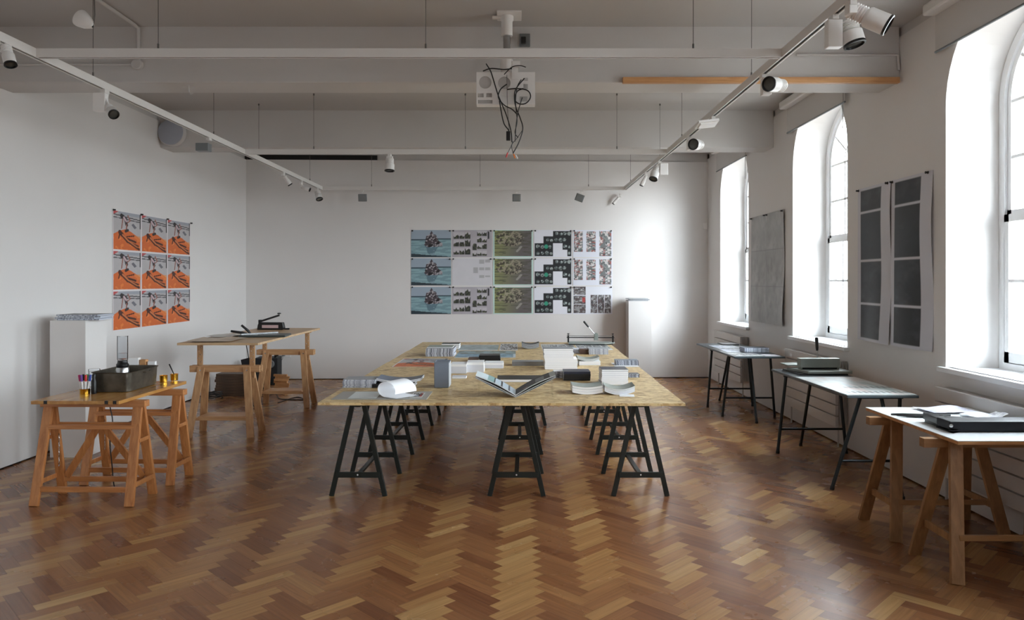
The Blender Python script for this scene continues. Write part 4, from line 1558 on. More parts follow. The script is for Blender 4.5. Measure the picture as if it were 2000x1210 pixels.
def stack(px0, px1, pyb, n, h_, depth, cov, pages, where, desc, spine='back', curve=0.0, z=TT, top=None, jit=0.003, rz=0.0, cat='booklet'):
    """n booklets of total height h_; front lower corners seen at px0, px1 on row pyb"""
    a, b = at(px0, pyb, z), at(px1, pyb, z)
    w_ = b.x - a.x
    th = h_ / n
    rnd = random.Random(int(px0 * 7 + pyb))
    proto, kids = None, None
    for i in range(n):           # from the bottom up
        from_top = n - 1 - i
        if n == 1:
            lab = '%s %s' % (desc, where)
        else:
            word = 'lowest' if i == 0 else NUM[from_top]
            lab = '%s, %s in %s' % (desc, word, where)
        x = (a.x + b.x) / 2 + rnd.uniform(-jit, jit) * (curve == 0)
        yy = a.y + rnd.uniform(-jit, jit) * 0.7
        zz = z + 0.0006 + i * (th + 0.0002)
        r2 = rz + rnd.uniform(-0.012, 0.012) * (i > 0) * (curve == 0)
        if i == n - 1 and top is not None:
            t = booklet(w_, depth, th, top, pages, spine, curve)
            t.location = (x, yy, zz)
            t.rotation_euler.z = r2
            tag(t, lab, cat, 'booklets of ' + where)
        elif proto is None:
            proto = booklet(w_, depth, th, cov, pages, spine, curve)
            proto.location = (x, yy, zz)
            proto.rotation_euler.z = r2
            tag(proto, lab, cat, 'booklets of ' + where)
            kids = children(proto)
        else:
            t = dup(proto, (x, yy, zz), r2, lab, None, kids)
    return z + h_ + n * 0.0002


stack(669, 733, 757, 5, 0.062, 0.20, M_grey_cov, M_zebral, 'the pile at the near left corner', 'booklet with pale striped page edges', jit=0.004)
zt = stack(727, 808, 757, 2, 0.030, 0.22, M_black_cov, M_paper, 'the black-spined pair behind the rolled sheet', 'black-spined booklet', 'front')
stack(735, 822, 748.5, 2, 0.020, 0.22, M_slate, M_paper, 'the curled pair on the black-spined booklets', 'blue-grey curled booklet', 'none', curve=0.022, z=zt)
stack(880, 911, 729, 4, 0.080, 0.21, M_whitecov, M_paper, 'the white pile right behind the grey slipcase', 'plain white booklet', jit=0.002, spine='front', top=M_paper)
stack(882, 910, 739, 1, 0.015, 0.10, M_whitecov, M_paper, 'lying before the white pile behind the slipcase', 'thin pale booklet')
stack(912, 945, 727, 4, 0.088, 0.21, M_whitecov, M_paper, 'the tall white pile behind the open book left side', 'plain white booklet', jit=0.002, spine='front', top=M_paper)
stack(946, 983, 719, 3, 0.048, 0.21, M_whitecov, M_paper, 'the low white pile before the black booklets', 'plain white booklet', jit=0.002, spine='front', top=M_paper)
stack(914, 934, 707, 2, 0.034, 0.2, M_brown_cov, M_board, 'the pair left of the black pile', 'small brown booklet', 'front')
stack(936, 977, 707, 4, 0.066, 0.2, M_black_cov, M_black_cov, 'the black pile at the table middle', 'black booklet', 'front')
zt = stack(831, 886, 696, 6, 0.085, 0.32, M_grey_cov, M_zebra, 'the dark-striped pile, table left side', 'booklet with dark striped page edges', 'none', jit=0.004)
stack(834, 884, 679, 1, 0.008, 0.27, M_green_cov, M_paper, 'lying across the dark-striped pile', 'sage green booklet', z=zt)
stack(862, 897, 681, 3, 0.06, 0.2, M_black_cov, M_paper, 'the pile behind the dark-striped pile', 'dark booklet with white edges', 'none', jit=0.006)
stack(1019, 1053, 681, 4, 0.052, 0.21, M_black_cov, M_paperg, 'the curled pile near the far table edge', 'curled grey booklet', 'none', curve=0.022, jit=0.001)
stack(1000, 1062, 714, 2, 0.040, 0.15, M_grey_cov, M_paperg, 'the grey pair left of the tall white stack', 'grey booklet', 'front')
zt = stack(1064, 1128, 721, 5, 0.096, 0.22, M_whitecov, M_paper, 'the lower half of the tall white stack', 'thick white booklet', 'none', jit=0.003, top=M_paper)
stack(1062, 1120, 700.5, 5, 0.092, 0.21, M_whitecov, M_paper, 'the upper half of the tall white stack', 'white booklet', 'none', z=zt, top=M_grey_cov, jit=0.005)
stack(1150, 1188, 692, 5, 0.062, 0.21, M_paperg, M_zebral, 'the pale striped pile at the far right', 'booklet with striped edges', 'none')
stack(1132, 1149, 691, 3, 0.05, 0.15, M_brown_cov, M_board, 'the small brown pile at the far right', 'brown booklet', 'front')
zt = stack(1131, 1173, 713, 3, 0.036, 0.2, M_whitecov, M_paper, 'the white pile right of the tall stack', 'white booklet', 'none', top=M_paper)
stack(1128, 1171, 705.3, 3, 0.020, 0.2, M_green_cov, M_paper, 'the curled trio right of the tall stack', 'curled sage booklet', 'none', curve=0.024, z=zt, jit=0.004)
stack(1203, 1247, 713, 4, 0.046, 0.14, M_slate, M_zebra, 'the striped pile at the right table edge', 'blue-grey booklet', 'none')
stack(1175, 1227, 751, 8, 0.118, 0.21, M_whitecov, M_paper, 'the tall white stack at the near right', 'white booklet', 'none', top=M_navy, jit=0.004)
stack(1229, 1249, 737, 3, 0.028, 0.11, M_navy, M_zebra, 'the small striped pile beside the near right stack', 'small blue booklet', 'none')
stack(1081, 1100, 738, 3, 0.056, 0.12, M_navy, M_zebra, 'the small blue pile right of the open book', 'small blue booklet', 'none', top=M_paper)
stack(1101, 1153, 743, 4, 0.072, 0.2, M_black_cov, M_paperg, 'the dark pile right of the open book', 'dark navy booklet', 'front', top=M_navy)
stack(1118, 1178, 770, 3, 0.052, 0.21, M_whitecov, M_paper, 'the left curled white pile at the near edge', 'curled white booklet', 'none', curve=0.014, top=M_green_cov, jit=0.001)
stack(1181, 1240, 771, 4, 0.040, 0.21, M_whitecov, M_paper, 'the right curled white pile at the near edge', 'curled white booklet', 'none', curve=0.026, top=M_green_cov, jit=0.003, rz=-0.04)
stack(1211, 1240, 774.5, 1, 0.003, 0.1, M_paper, M_paper, 'sticking out under the right curled white pile', 'thin white leaflet', rz=-0.1)
stack(970, 1070, 746, 1, 0.022, 0.26, M_black_cov, M_paper, 'lying flat behind the open book', 'large black-covered book', 'none', cat='book')


def flat(name, px0, px1, pyb, pyf, fn, lab, z=TT, up=0.0012, rz=0.0, zf=None, nx=60, ny=44, cat='print'):
    a, b = at(px0, pyf, z), at(px1, pyf, z)
    d = at(px0, pyb, z).y - a.y
    o = sheet(name, b.x - a.x, d, fn, 'xy', nx, ny, zf, 0.0008, ((a.x + b.x) / 2, a.y + d / 2, z + up), rz)
    return tag(o, lab, cat)


flat('orange_print', 765, 862, 700, 716, d_orange, 'orange and grey print lying flat behind the grey slipcase')
flat('grey_print', 893, 972, 673, 684, d_shore, 'grey-green print lying flat near the far table edge')
flat('speckled_print', 975, 1011, 671, 684, d_speckle, 'small speckled dark print lying flat beside the grey-green print')
flat('blue_print', 887, 1007, 685, 698, d_blue, 'wide blue print lying flat behind the black booklet pile')
flat('newsprint', 1060, 1128, 672, 684, d_newsprint, 'black and white print sheet lying behind the tall white stack')
flat('newsprint', 1131, 1198, 671, 683, d_newsprint, 'grey print sheet lying before the long cutter, far right', up=0.0014)
flat('newsprint', 1098, 1150, 679, 690, d_photos2, 'small photo sheet lying left of the brown booklet pile', up=0.003)
flat('white_sheet', 1202, 1249, 708, 716, lambda u, v: base(u, (238, 238, 240)), 'white sheet under the striped pile at the right table edge', up=0.0004, cat='paper')
o = MB().box((0, 0, 0), (0.655, 0.36, 0.004)).build('grey_board', M_board, None, (at(742, 781, TT).x - 0.01, 5.275, TT + 0.0026), 0.0)
tag(o, 'thin grey backing board at the near left corner of the chipboard table', 'board')
flat('white_sheet', 678, 733, 766, 779, lambda u, v: base(u, (226, 232, 232)), 'white sheet on the left half of the grey backing board', up=0.0062, cat='paper', rz=0.03)
flat('colour_proof', 800, 824, 768, 777, d_colourstrip, 'small dark and red colour proof on the grey backing board', up=0.0062)
# rolled sheet
prof = [(0.12, 0.001), (0.08, 0.001), (0.05, 0.001)]
for k in range(0, 19):
    a = -PI / 2 - k * (1.62 * PI) / 18
    r_ = 0.050 + 0.0006 * k
    prof.append((0.02 + 1.5 * r_ * math.cos(a), 0.052 + r_ * math.sin(a)))
vs, fs = [], []
for off in (0, 0.0007):
    for j in range(2):
        for i, (x, z) in enumerate(prof):
            vs.append((x - 0.04 * j * (z / 0.1) + 0.02 * j, j * 0.21, z + off + 0.001))
n = len(prof)
for i in range(n - 1):
    fs += [(i, i + 1, n + i + 1, n + i), (2 * n + i, 3 * n + i, 3 * n + i + 1, 2 * n + i + 1), (i, 2 * n + i, 2 * n + i + 1, i + 1), (n + i, n + i + 1, 3 * n + i + 1, 3 * n + i)]
p = at(768, 779, TT)
o = MB().add(vs, fs, True).build('curled_sheet', M_paper, None, (p.x - 0.07, p.y + 0.03, TT + 0.0065), -0.6)
tag(o, 'white printed sheet curled into a roll on the grey backing board', 'paper')

# grey slipcase standing upright
a, b = at(848, 757, TT), at(877, 757, TT)
t = thing('slipcase', 'grey slipcase standing upright near the left side of the chipboard table', 'slipcase', ((a.x + b.x) / 2, a.y, TT + 0.0005), 0.0)
wd = (b.x - a.x) / 2
MB().box2((-wd, 0, 0), (wd - 0.004, 0.003, 0.195)).box2((-wd, 0.177, 0), (wd - 0.004, 0.18, 0.195)).box2((-wd, 0, 0), (-wd + 0.003, 0.18, 0.195)).box2((-wd, 0, 0), (wd - 0.004, 0.18, 0.003)).box2((-wd, 0, 0.188), (wd - 0.004, 0.18, 0.191)).build('case', M_slate, t, bevel=0.001)
MB().box2((-wd + 0.004, 0.005, 0.004), (wd, 0.175, 0.187)).build('pages', M_paperg, t)

# open book in an acrylic cradle
p = at(1007, 776, TT)
t = thing('open_book', 'large open illustrated book spread in a V on the near table edge', 'book', (p.x, p.y, TT + 0.001), 0)


def wing(s, z_tip, x_tip, z0, bow, mat_, name, y0=0.0, y1=0.27, th=0.002, parent=t):
    mb = MB()
    n = 14
    vs = []
    for i in range(n + 1):
        q = i / n
        x = s * x_tip * q
        z = z0 + (z_tip - z0) * q + bow * math.sin(PI * q)
        vs += [(x, y0, z), (x, y1, z), (x, y1, z + th), (x, y0, z + th)]
    fs = [(0, 1, 2, 3), tuple(4 * n + k for k in (3, 2, 1, 0))]
    for i in range(n):
        for k in range(4):
            fs.append((4 * i + k, 4 * i + (k + 1) % 4, 4 * i + 4 + (k + 1) % 4, 4 * i + 4 + k))
    mb.add(vs, fs)
    return mb.build(name, mat_, parent)


for s, xt, zt_ in ((-1, 0.285, 0.148), (1, 0.285, 0.150)):
    wing(s, zt_ - 0.012, xt - 0.003, 0.0, -0.004, M_paperg, 'cover', th=0.0025)
    for k, (q, bw, mt) in enumerate(((0.0, 0.002, M_paper), (0.004, 0.008, M_black_cov), (0.008, 0.012, M_paper))):
        wing(s, zt_ - 0.008 + q, xt - 0.006, 0.004 + q, bw, mt, 'pages', 0.002, 0.268, 0.0028)


def d_left(u, v):
    im = base(u, (214, 226, 230))
    for k in range(4):
        x0 = 0.30 + k * 0.185
        m = (u > x0) & (u < x0 + 0.15)
        im = put(im, m & (np.abs((v * 6) % 1 - 0.5) < 0.2), (124, 142, 164))
        im = put(im, (u > x0 + 0.15) & (u < x0 + 0.19), (28, 30, 34))
    im = put(im, (u > 0.3) & (u < 0.46), (130, 168, 164), 0.8)
    return put(im, (u < 0.01) | (v < 0.02), (235, 236, 238))


def d_right(u, v):
    im = base(u, (66, 68, 72))
    im = put(im, vnoise(u, v, 5, 5, 18, 3) > 0.56, (44, 46, 50))
    im = put(im, (u > 0.50) & (u < 0.72) & (v > 0.15) & (v < 0.75), (150, 156, 160))
    im = put(im, (u > 0.86) | (v < 0.04), (186, 194, 192))
    return put(im, (u > 0.2) & (u < 0.3) & (v > 0.1) & (v < 0.2), (206, 150, 150))


for s, fn in ((-1, d_left), (1, d_right)):
    zf = lambda u, v, s=s: ((0.0165 + (0.1525 - 0.0165) * (1 - u if s < 0 else u)) + 0.013 * math.sin(PI * u))
    o = sheet('printed_page', 0.279, 0.262, fn, 'xy', 70, 40, zf, 0.0006, (s * 0.1405, 0.135, 0.0012), 0, t)
t2 = thing('book_cradle', 'clear acrylic cradle holding up the open book', 'book stand', (p.x, p.y, TT), 0)
for s in (-1, 1):
    MB().box2((s * 0.262 - 0.0015, 0.01, 0.0005), (s * 0.262 + 0.0015, 0.278, 0.108)).build('side_panel', M_acr, t2)
MB().box2((-0.262, 0.275, 0.0005), (0.262, 0.278, 0.006)).build('rear_bar', M_acr, t2)

# long cutter at the far right of the chipboard table
a, b = at(1104, 670, TT), at(1194, 667, TT)
t = thing('rotary_cutter', 'long rail cutter with tilted handle at the far right table end', 'cutter', ((a.x + b.x) / 2, 9.52, TT), -0.05)
hw = 0.285
MB().prism([(-hw, -0.14), (hw * 0.6, -0.15), (hw + 0.02, -0.02), (hw + 0.03, 0.16), (-hw, 0.16)], 0.012, 0.024).build('base_plate', M_machine, t, bevel=0.003)
MB().prism([(-hw + 0.01, -0.12), (hw * 0.6, -0.13), (hw, -0.02), (hw, 0.14), (-hw + 0.01, 0.14)], 0.0005, 0.012).build('foot_mat', M_black, t)
for yy in (-0.012, 0.012):
    MB().tube([(-hw - 0.02, 0.02 + yy, 0.085), (hw + 0.02, 0.02 + yy, 0.085)], 0.005, 8).build('rail', M_black, t)
MB().tube([(-hw - 0.02, 0.02, 0.105), (hw + 0.02, 0.02, 0.105)], 0.003, 8).build('rail', M_steel, t)
for s in (-1, 1):
    pst = MB().box2((s * hw - 0.01, -0.005, 0.024), (s * hw + 0.01, 0.045, 0.112)).build('post', M_black, t, bevel=0.002)
    MB().lathe([(0.004, 0), (0.004, 0.014), (0.014, 0.018), (0.014, 0.026), (0.004, 0.028)], (s * hw, 0.02, 0.11), (0, 0, 1), 14).build('knob', M_black, pst)
cr = MB().box2((0.045, -0.02, 0.05), (0.095, 0.06, 0.125)).lathe([(0.024, 0), (0.024, 0.02)], (0.07, -0.02, 0.125), (0, -1, 0), 20).build('carriage', M_machine, t, bevel=0.002)
hd = MB().tube([(0.06, 0, 0.12), (-0.03, -0.01, 0.225)], 0.005, 8).build('lever', M_steel, t)
MB().tube([(-0.025, -0.01, 0.219), (-0.035, -0.01, 0.231), (-0.085, -0.02, 0.292), (-0.088, -0.02, 0.296)], 0.012, 10, rs=[0.008, 0.012, 0.014, 0.009]).build('grip', M_black, hd)

# ------------------------------------------------------------------ near left table: varnished board on two folding trestles
o = MB().box2((-0.30, -0.50, 0), (0.30, 0.50, 0.024)).build('table_board', M_oaktop, None, (-2.985, 5.52, 0.7005), -0.012, bevel=0.003)
tag(o, 'varnished wooden board on two folding trestles, carrying the metal tray', 'table top')


for x_ in (-0.20, 0.215, 0.272):
    MB().box2((x_ - 0.011, -0.503, 0.003), (x_ + 0.011, -0.488, 0.0245)).build('dark_plug', M_black, o)


def fold_trestle(lab, loc, rz):
    t = thing('folding_trestle', lab, 'trestle', loc, rz, 'varnished folding trestles by the left wall')
    MB().box2((-0.37, -0.035, 0.655), (0.37, 0.035, 0.700)).build('top_rail', M_oakx, t, bevel=0.004)
    for s in (-1, 1):
        for q in (-1, 1):
            MB().bar((s * 0.315, q * 0.018, 0.665), (s * 0.328, q * 0.158, 0.0), 0.026, 0.062, (1, 0, 0)).build('leg', M_oakz, t, bevel=0.003)
        MB().bar((s * 0.352, -0.12, 0.14), (s * 0.352, 0.12, 0.14), 0.014, 0.032).build('end_crossbar', M_oakz, t, bevel=0.002)
        MB().bar((s * 0.350, -0.07, 0.43), (s * 0.350, 0.07, 0.43), 0.012, 0.026).build('end_crossbar', M_oakz, t, bevel=0.002)
        ch = MB()
        for k in range(9):
            z0 = 0.46 - k * 0.026
            ch.tube([(s * 0.27, 0.02, z0), (s * 0.27 + (0.004 if k % 2 else 0), 0.02 + (0 if k % 2 else 0.004), z0 - 0.012), (s * 0.27, 0.02, z0 - 0.024)], 0.003, 5)
        ch.build('chain', M_steel, t)
    for q in (-1, 1):
        MB().box((0, q * 0.052, 0.52), (0.62, 0.02, 0.030)).build('upper_rail', M_oakx, t, bevel=0.002)
    MB().box((0, 0.135, 0.11), (0.64, 0.02, 0.036)).build('lower_rail', M_oakx, t, bevel=0.002)
    MB().box((0, -0.135, 0.11), (0.64, 0.02, 0.036)).build('lower_rail', M_oakx, t, bevel=0.002)
    for s in (-1, 1):
        MB().bar((s * 0.02, 0.072, 0.50), (s * 0.28, 0.128, 0.13), 0.018, 0.048, (1, 0, 0)).build('brace', M_oakz, t, bevel=0.002)
    return t


fold_trestle('orange-brown folding trestle under the near end of the metal tray table', (-2.965, 5.215, 0), -0.02)
fold_trestle('orange-brown folding trestle under the far end of the metal tray table', (-2.93, 5.735, 0), -0.02)

ZT2 = 0.7245
# roasting tin
t = thing('metal_tray', 'deep brown roasting tin on the varnished board, holding the blender', 'tray', (-2.965, 5.63, ZT2 + 0.0005), 0.02)
L0, W0, HH = 0.235, 0.138, 0.145


def rrect(hx, hy, r, z, n=6):
    pts = []
    for cx_, cy_, a0 in ((hx - r, hy - r, 0), (-hx + r, hy - r, PI / 2), (-hx + r, -hy + r, PI), (hx - r, -hy + r, 1.5 * PI)):
        for k in range(n + 1):
            a = a0 + k * PI / 2 / n
            pts.append((cx_ + r * math.cos(a), cy_ + r * math.sin(a), z))
    return pts


lv = [(-0.022, 0.0, 0.03), (-0.006, 0.004, 0.04), (0, HH * 0.5, 0.045), (0.004, HH - 0.004, 0.05), (0.012, HH, 0.055), (0.010, HH - 0.006, 0.055), (0.000, HH - 0.008, 0.05), (-0.004, HH * 0.5, 0.045), (-0.010, 0.008, 0.04)]
vs, fs = [], []
for e, z, r_ in lv:
    vs += rrect(W0 + e, L0 + e, r_, z)
m = len(vs) // len(lv)
for i in range(len(lv) - 1):
    for k in range(m):
        fs.append((i * m + k, i * m + (k + 1) % m, (i + 1) * m + (k + 1) % m, (i + 1) * m + k))
fs += [tuple(reversed(range(m))), tuple(range((len(lv) - 1) * m, len(lv) * m))]
MB().add(vs, fs, True).build('pan', M_tin, t)
MB().tube([(W0 + 0.012, -0.05, HH - 0.02), (W0 + 0.03, -0.045, HH - 0.02), (W0 + 0.03, 0.045, HH - 0.02), (W0 + 0.012, 0.05, HH - 0.02)], 0.003, 6).build('handle', M_tin, t)
# blender standing in the tray
bx, by = -2.955, 5.56
t = thing('blender', 'small blender with clear cup and silver base standing in the tin', 'blender', (bx, by, ZT2 + 0.010), 0)
MB().lathe([(0.052, 0), (0.054, 0.01), (0.050, 0.10), (0.044, 0.145), (0.040, 0.155)], (0, 0, 0), n=32).build('motor_base', M_steel, t)
MB().lathe([(0.041, 0.155), (0.043, 0.16), (0.043, 0.178), (0.036, 0.186), (0.033, 0.205)], (0, 0, 0), n=28).build('collar', M_black, t)
MB().lathe([(0.032, 0.205), (0.037, 0.215), (0.038, 0.30), (0.037, 0.385), (0.039, 0.388), (0.035, 0.385), (0.035, 0.30), (0.034, 0.217), (0.0001, 0.21)], (0, 0, 0), n=28).build('cup', M_jar, t)
MB().lathe([(0.033, 0.218), (0.034, 0.26), (0.0001, 0.26)], (0, 0, 0), n=24).build('water', M_jar, t)
# cup of markers
mx, my = at(161, 770, ZT2).x, at(161, 770, ZT2).y + 0.03
t = thing('brass_cup', 'brass-rimmed cup of coloured markers beside the roasting tin', 'cup', (mx, my, ZT2 + 0.0005), 0)
MB().lathe([(0.030, 0), (0.033, 0.002), (0.033, 0.036), (0.034, 0.038), (0.031, 0.038), (0.030, 0.004), (0.0001, 0.004)], n=28).build('body', M_brass, t)
mk = [(-0.019, -0.008, M_magenta, 'magenta'), (-0.006, -0.018, M_purple, 'purple'), (0.004, 0.012, M_green, 'green'), (0.010, -0.012, M_red, 'red'), (0.022, 0.002, M_blue, 'blue'), (-0.012, 0.012, M_black, 'black')]
for k, (qx, qy, mm, cn) in enumerate(mk):
    mt = thing('marker', 'white marker with %s cap standing in the brass cup' % cn, 'marker', (mx + qx * 0.8, my + qy * 0.8, ZT2 + 0.0055), 0, 'markers in the brass cup')
    lean = Vector((qx * 0.9, qy * 0.6, 0.12)).normalized()
    MB().lathe([(0.007, 0), (0.0075, 0.003), (0.0075, 0.09)], (0, 0, 0), lean, 12).build('barrel', M_white, mt)
    MB().lathe([(0.0082, 0), (0.0082, 0.042), (0.006, 0.046)], lean * 0.088, lean, 12).build('cap', mm, mt)
t = thing('black_bottle', 'slim black bottle between markers and roasting tin', 'bottle', (mx + 0.057, my + 0.015, ZT2 + 0.0005), 0)
MB().lathe([(0.018, 0), (0.019, 0.004), (0.019, 0.09), (0.012, 0.105), (0.012, 0.11)], n=20).build('body', M_black, t)
MB().lathe([(0.013, 0.109), (0.013, 0.135), (0.010, 0.14)], n=20).build('cap', M_black, t)
for k, (px_, py_, lab) in enumerate(((317, 746, 'small brass cup close against the roasting tin corner'), (338, 743, 'small brass cup with a paint brush at the board corner'))):
    q = at(px_, py_, ZT2)
    o = MB().lathe([(0.026, 0), (0.028, 0.002), (0.030, 0.05), (0.032, 0.052), (0.029, 0.052), (0.027, 0.004), (0.0001, 0.004)], n=28).build('brass_cup', M_brass, None, (q.x, q.y + 0.02, ZT2 + 0.0005))
    tag(o, lab, 'cup')
q = at(338, 743, ZT2)
t = thing('paint_brush', 'black-handled paint brush leaning in the corner brass cup', 'brush', (q.x, q.y + 0.02, ZT2 + 0.006), 0)
MB().tube([(0.008, 0, 0), (0.0, 0, 0.04), (-0.045, 0.01, 0.125)], 0.004, 8, rs=[0.003, 0.004, 0.0055]).build('handle', M_black, t)
# tubes and boxes behind the tin
q = Vector((-2.985, 5.93, ZT2))
boxes = [((-0.03, 0.0), (0.10, 0.06, 0.13), M_white, 'white carton behind the roasting tin, tallest of its group'), ((0.055, 0.005), (0.06, 0.05, 0.105), M_orange, 'orange carton behind the roasting tin'), ((0.105, 0.0), (0.05, 0.06, 0.125), M_white, 'white carton behind the roasting tin beside its right corner')]
o = MB().box2((-0.04, -0.025, 0), (0.04, 0.025, 0.195)).build('carton', M_white, None, (-3.07, 5.955, ZT2 + 0.0005), 0.1, bevel=0.002)
tag(o, 'white carton behind the roasting tin, tallest of three', 'carton')
o = MB().box2((-0.025, -0.02, 0), (0.025, 0.02, 0.18)).build('carton', M_pine, None, (-2.995, 5.96, ZT2 + 0.0005), -0.1, bevel=0.002)
tag(o, 'tan carton behind the roasting tin, middle of three', 'carton')
o = MB().box2((-0.028, -0.02, 0), (0.028, 0.02, 0.165)).build('carton', M_white, None, (-2.93, 5.96, ZT2 + 0.0005), 0.1, bevel=0.002)
tag(o, 'white carton behind the roasting tin, nearest its right corner', 'carton')
t = thing('clear_tub', 'clear plastic tub with lid behind the left end of roasting tin', 'tub', (-3.19, 5.60, ZT2 + 0.0005), 0)
MB().lathe([(0.034, 0), (0.036, 0.003), (0.038, 0.13), (0.036, 0.13), (0.034, 0.005), (0.0001, 0.005)], n=24).build('body', M_jar, t)
MB().lathe([(0.040, 0.13), (0.040, 0.145), (0.036, 0.148), (0.0001, 0.148)], n=24).build('lid', M_jar, t)
pts = spline([(-2.99, 5.47, 0.697), (-3.0, 5.47, 0.62), (-2.975, 5.46, 0.5), (-3.0, 5.47, 0.36), (-2.985, 5.47, 0.18), (-2.97, 5.47, 0.03), (-2.95, 5.47, 0.006), (-3.02, 5.48, 0.006), (-3.1, 5.46, 0.006)])
o = MB().tube(pts, 0.004, 7).build('power_cable', M_cable)
tag(o, 'thin black cable hanging under the varnished board down to the floor', 'cable')

# plinths
t = MB().box2((-0.155, 0, 0), (0.155, 0.33, 1.19)).build('plinth', M_wall, None, (-3.905, 6.45, 0), 0, bevel=0.002)
tag(t, 'tall white plinth by the left wall behind the metal tray table', 'plinth')
t = MB().box2((-0.177, 0, 0), (0.177, 0.30, 1.22)).build('plinth', M_wall, None, (1.885, 11.38, 0), 0, bevel=0.002)
tag(t, 'tall white plinth against the back wall beyond the chipboard table', 'plinth')
zt = 1.19
for k, (cv, dx_, rz_) in enumerate(((M_grey_cov, 0.02, 0.05), (M_slate, -0.01, -0.06), (M_green_cov, 0.03, 0.08), (M_black_cov, 0.01, 0.0))):
    b = booklet(0.36, 0.26, 0.012, cv, M_zebral, 'none')
    b.location = (-3.86 + dx_, 6.49, zt + 0.0005)
    b.rotation_euler.z = rz_
    tag(b, 'magazine on the left plinth, %s of the pile of four' % ['lowest', 'third from top', 'second from top', 'topmost'][k], 'magazine', 'magazines on the left plinth')
    zt += 0.0125
zt = 1.22
for k, (cv, dx_, rz_) in enumerate(((M_brown_cov, 0.0, 0.03), (M_grey_cov, 0.02, -0.05), (M_board, 0.0, 0.06))):
    b = booklet(0.31, 0.22, 0.014, cv, M_paperg, 'front' if k == 1 else 'none')
    b.location = (1.865 + dx_, 11.42, zt + 0.0005)
    b.rotation_euler.z = rz_
    tag(b, 'magazine on the back wall plinth, %s of three' % ['lowest', 'middle', 'topmost'][k], 'magazine', 'magazines on the back wall plinth')
    zt += 0.0145

# ------------------------------------------------------------------ second left table: plywood on height-adjustable trestles
ZB = 0.94
o = MB().box2((-0.388, -1.12, 0), (0.388, 1.12, 0.022)).build('table_board', M_birchtop, None, (-2.868, 8.225, ZB - 0.022), 0.0, bevel=0.002)
tag(o, 'pale plywood board raised high on two adjustable trestles', 'table top')


def adj_trestle(lab, loc, rz=0):
    t = thing('adjustable_trestle', lab, 'trestle', loc, rz, 'height-adjustable wooden trestles')
    MB().box2((-0.35, -0.045, 0.625), (0.35, -0.015, 0.690)).build('top_rail', M_birchx, t, bevel=0.003)
    MB().box2((-0.35, 0.015, 0.625), (0.35, 0.045, 0.690)).build('top_rail', M_birchx, t, bevel=0.003)
    for s in (-1, 1):
        for q in (-1, 1):
            lg = MB().bar((s * 0.225, q * 0.055, 0.675), (s * 0.305, q * 0.17, 0.0), 0.022, 0.070, (1, 0, 0)).build('leg', M_birchz, t, bevel=0.002)
            MB().lathe([(0.010, 0), (0.008, 0.004), (0.0001, 0.005)], (s * 0.232, q * 0.068, 0.645), (0, q, 0), 12).build('bolt', M_steel, lg)
        hs = [circ(dx_, 0.02 + k * 0.036, 0.007, 10) for k in range(10) for dx_ in ((-0.011,) if k % 2 else (0.011,))]
        up = plate_with_holes('upright', rect(-0.025, 0, 0.025, 0.358), hs, 0.022, M_birchz, lambda p, s=s: Vector((s * 0.262 + p.x, p.z, p.y + 0.56)))
        up.parent = t
    MB().box((0, 0, 0.906 - 0.0), (0.62, 0.035, 0.022)).build('support_bar', M_birchx, t, bevel=0.002)
    MB().box((0, 0, 0.19), (0.46, 0.24, 0.016)).box((0, -0.125, 0.175), (0.52, 0.014, 0.03)).build('shelf', M_birchx, t, bevel=0.002)
    return t


adj_trestle('pale wooden adjustable trestle under the near end of the raised board', (-2.915, 7.44, 0))
adj_trestle('pale wooden adjustable trestle under the far end of the raised board', (-2.845, 9.14, 0))

# heat sealer
q = at(527, 644, ZB)
t = thing('heat_sealer', 'black impulse heat sealer with raised arm on the raised plywood board', 'heat sealer', (q.x, 9.02, ZB + 0.0005), -0.05)
MB().prism([(-0.165, 0), (0.15, 0), (0.165, 0.02), (0.15, 0.09), (-0.14, 0.09), (-0.155, 0.06)], -0.035, 0.035, Matrix.Rotation(R(90), 4, 'X')).build('body', M_black, t, bevel=0.006)
MB().box2((-0.10, -0.0375, 0.022), (0.10, -0.0352, 0.058)).build('label_plate', mat('label_pink', rgb(206, 180, 182), 0.4, var=0.05), t)
arm = MB().bar((-0.135, 0, 0.10), (0.10, 0, 0.175), 0.03, 0.022).box((-0.137, 0, 0.095), (0.03, 0.045, 0.05)).build('arm', M_black, t, bevel=0.003)
MB().tube([(0.095, 0, 0.17), (0.098, 0, 0.195)], 0.006, 10).lathe([(0.022, 0.19), (0.022, 0.202), (0.012, 0.206)], (0.098, 0, 0), n=16).build('knob', M_black, arm)
q = at(561, 643, ZB)
o = MB().box2((-0.03, -0.02, 0), (0.03, 0.02, 0.018)).tube([(-0.04, 0, 0.01), (-0.06, 0.01, 0.008)], 0.005, 6).build('stapler', M_black, None, (q.x, 9.05, ZB + 0.0005), 0.2, bevel=0.003)
tag(o, 'small black stapler-like tool right of the heat sealer', 'tool')
# small guillotine with two black handles
q = at(512, 657, ZB)
t = thing('paper_cutter', 'flat dark grey paper cutter with two black handles on the raised board', 'paper cutter', (q.x + 0.02, 7.95, ZB + 0.0005), 0.1)
MB().box2((-0.24, -0.16, 0), (0.24, 0.16, 0.022)).build('bed', M_machd, t, bevel=0.006)
MB().bar((-0.22, -0.13, 0.032), (0.1, 0.14, 0.032), 0.02, 0.012).build('blade', M_steel, t)
MB().tube([(-0.17, -0.06, 0.03), (-0.22, -0.08, 0.045), (-0.33, -0.1, 0.065)], 0.012, 10, rs=[0.010, 0.014, 0.012]).build('handle', M_black, t)
MB().tube([(-0.14, -0.05, 0.03), (-0.17, -0.06, 0.07), (-0.23, -0.07, 0.125)], 0.012, 10, rs=[0.010, 0.014, 0.012]).build('handle', M_black, t)
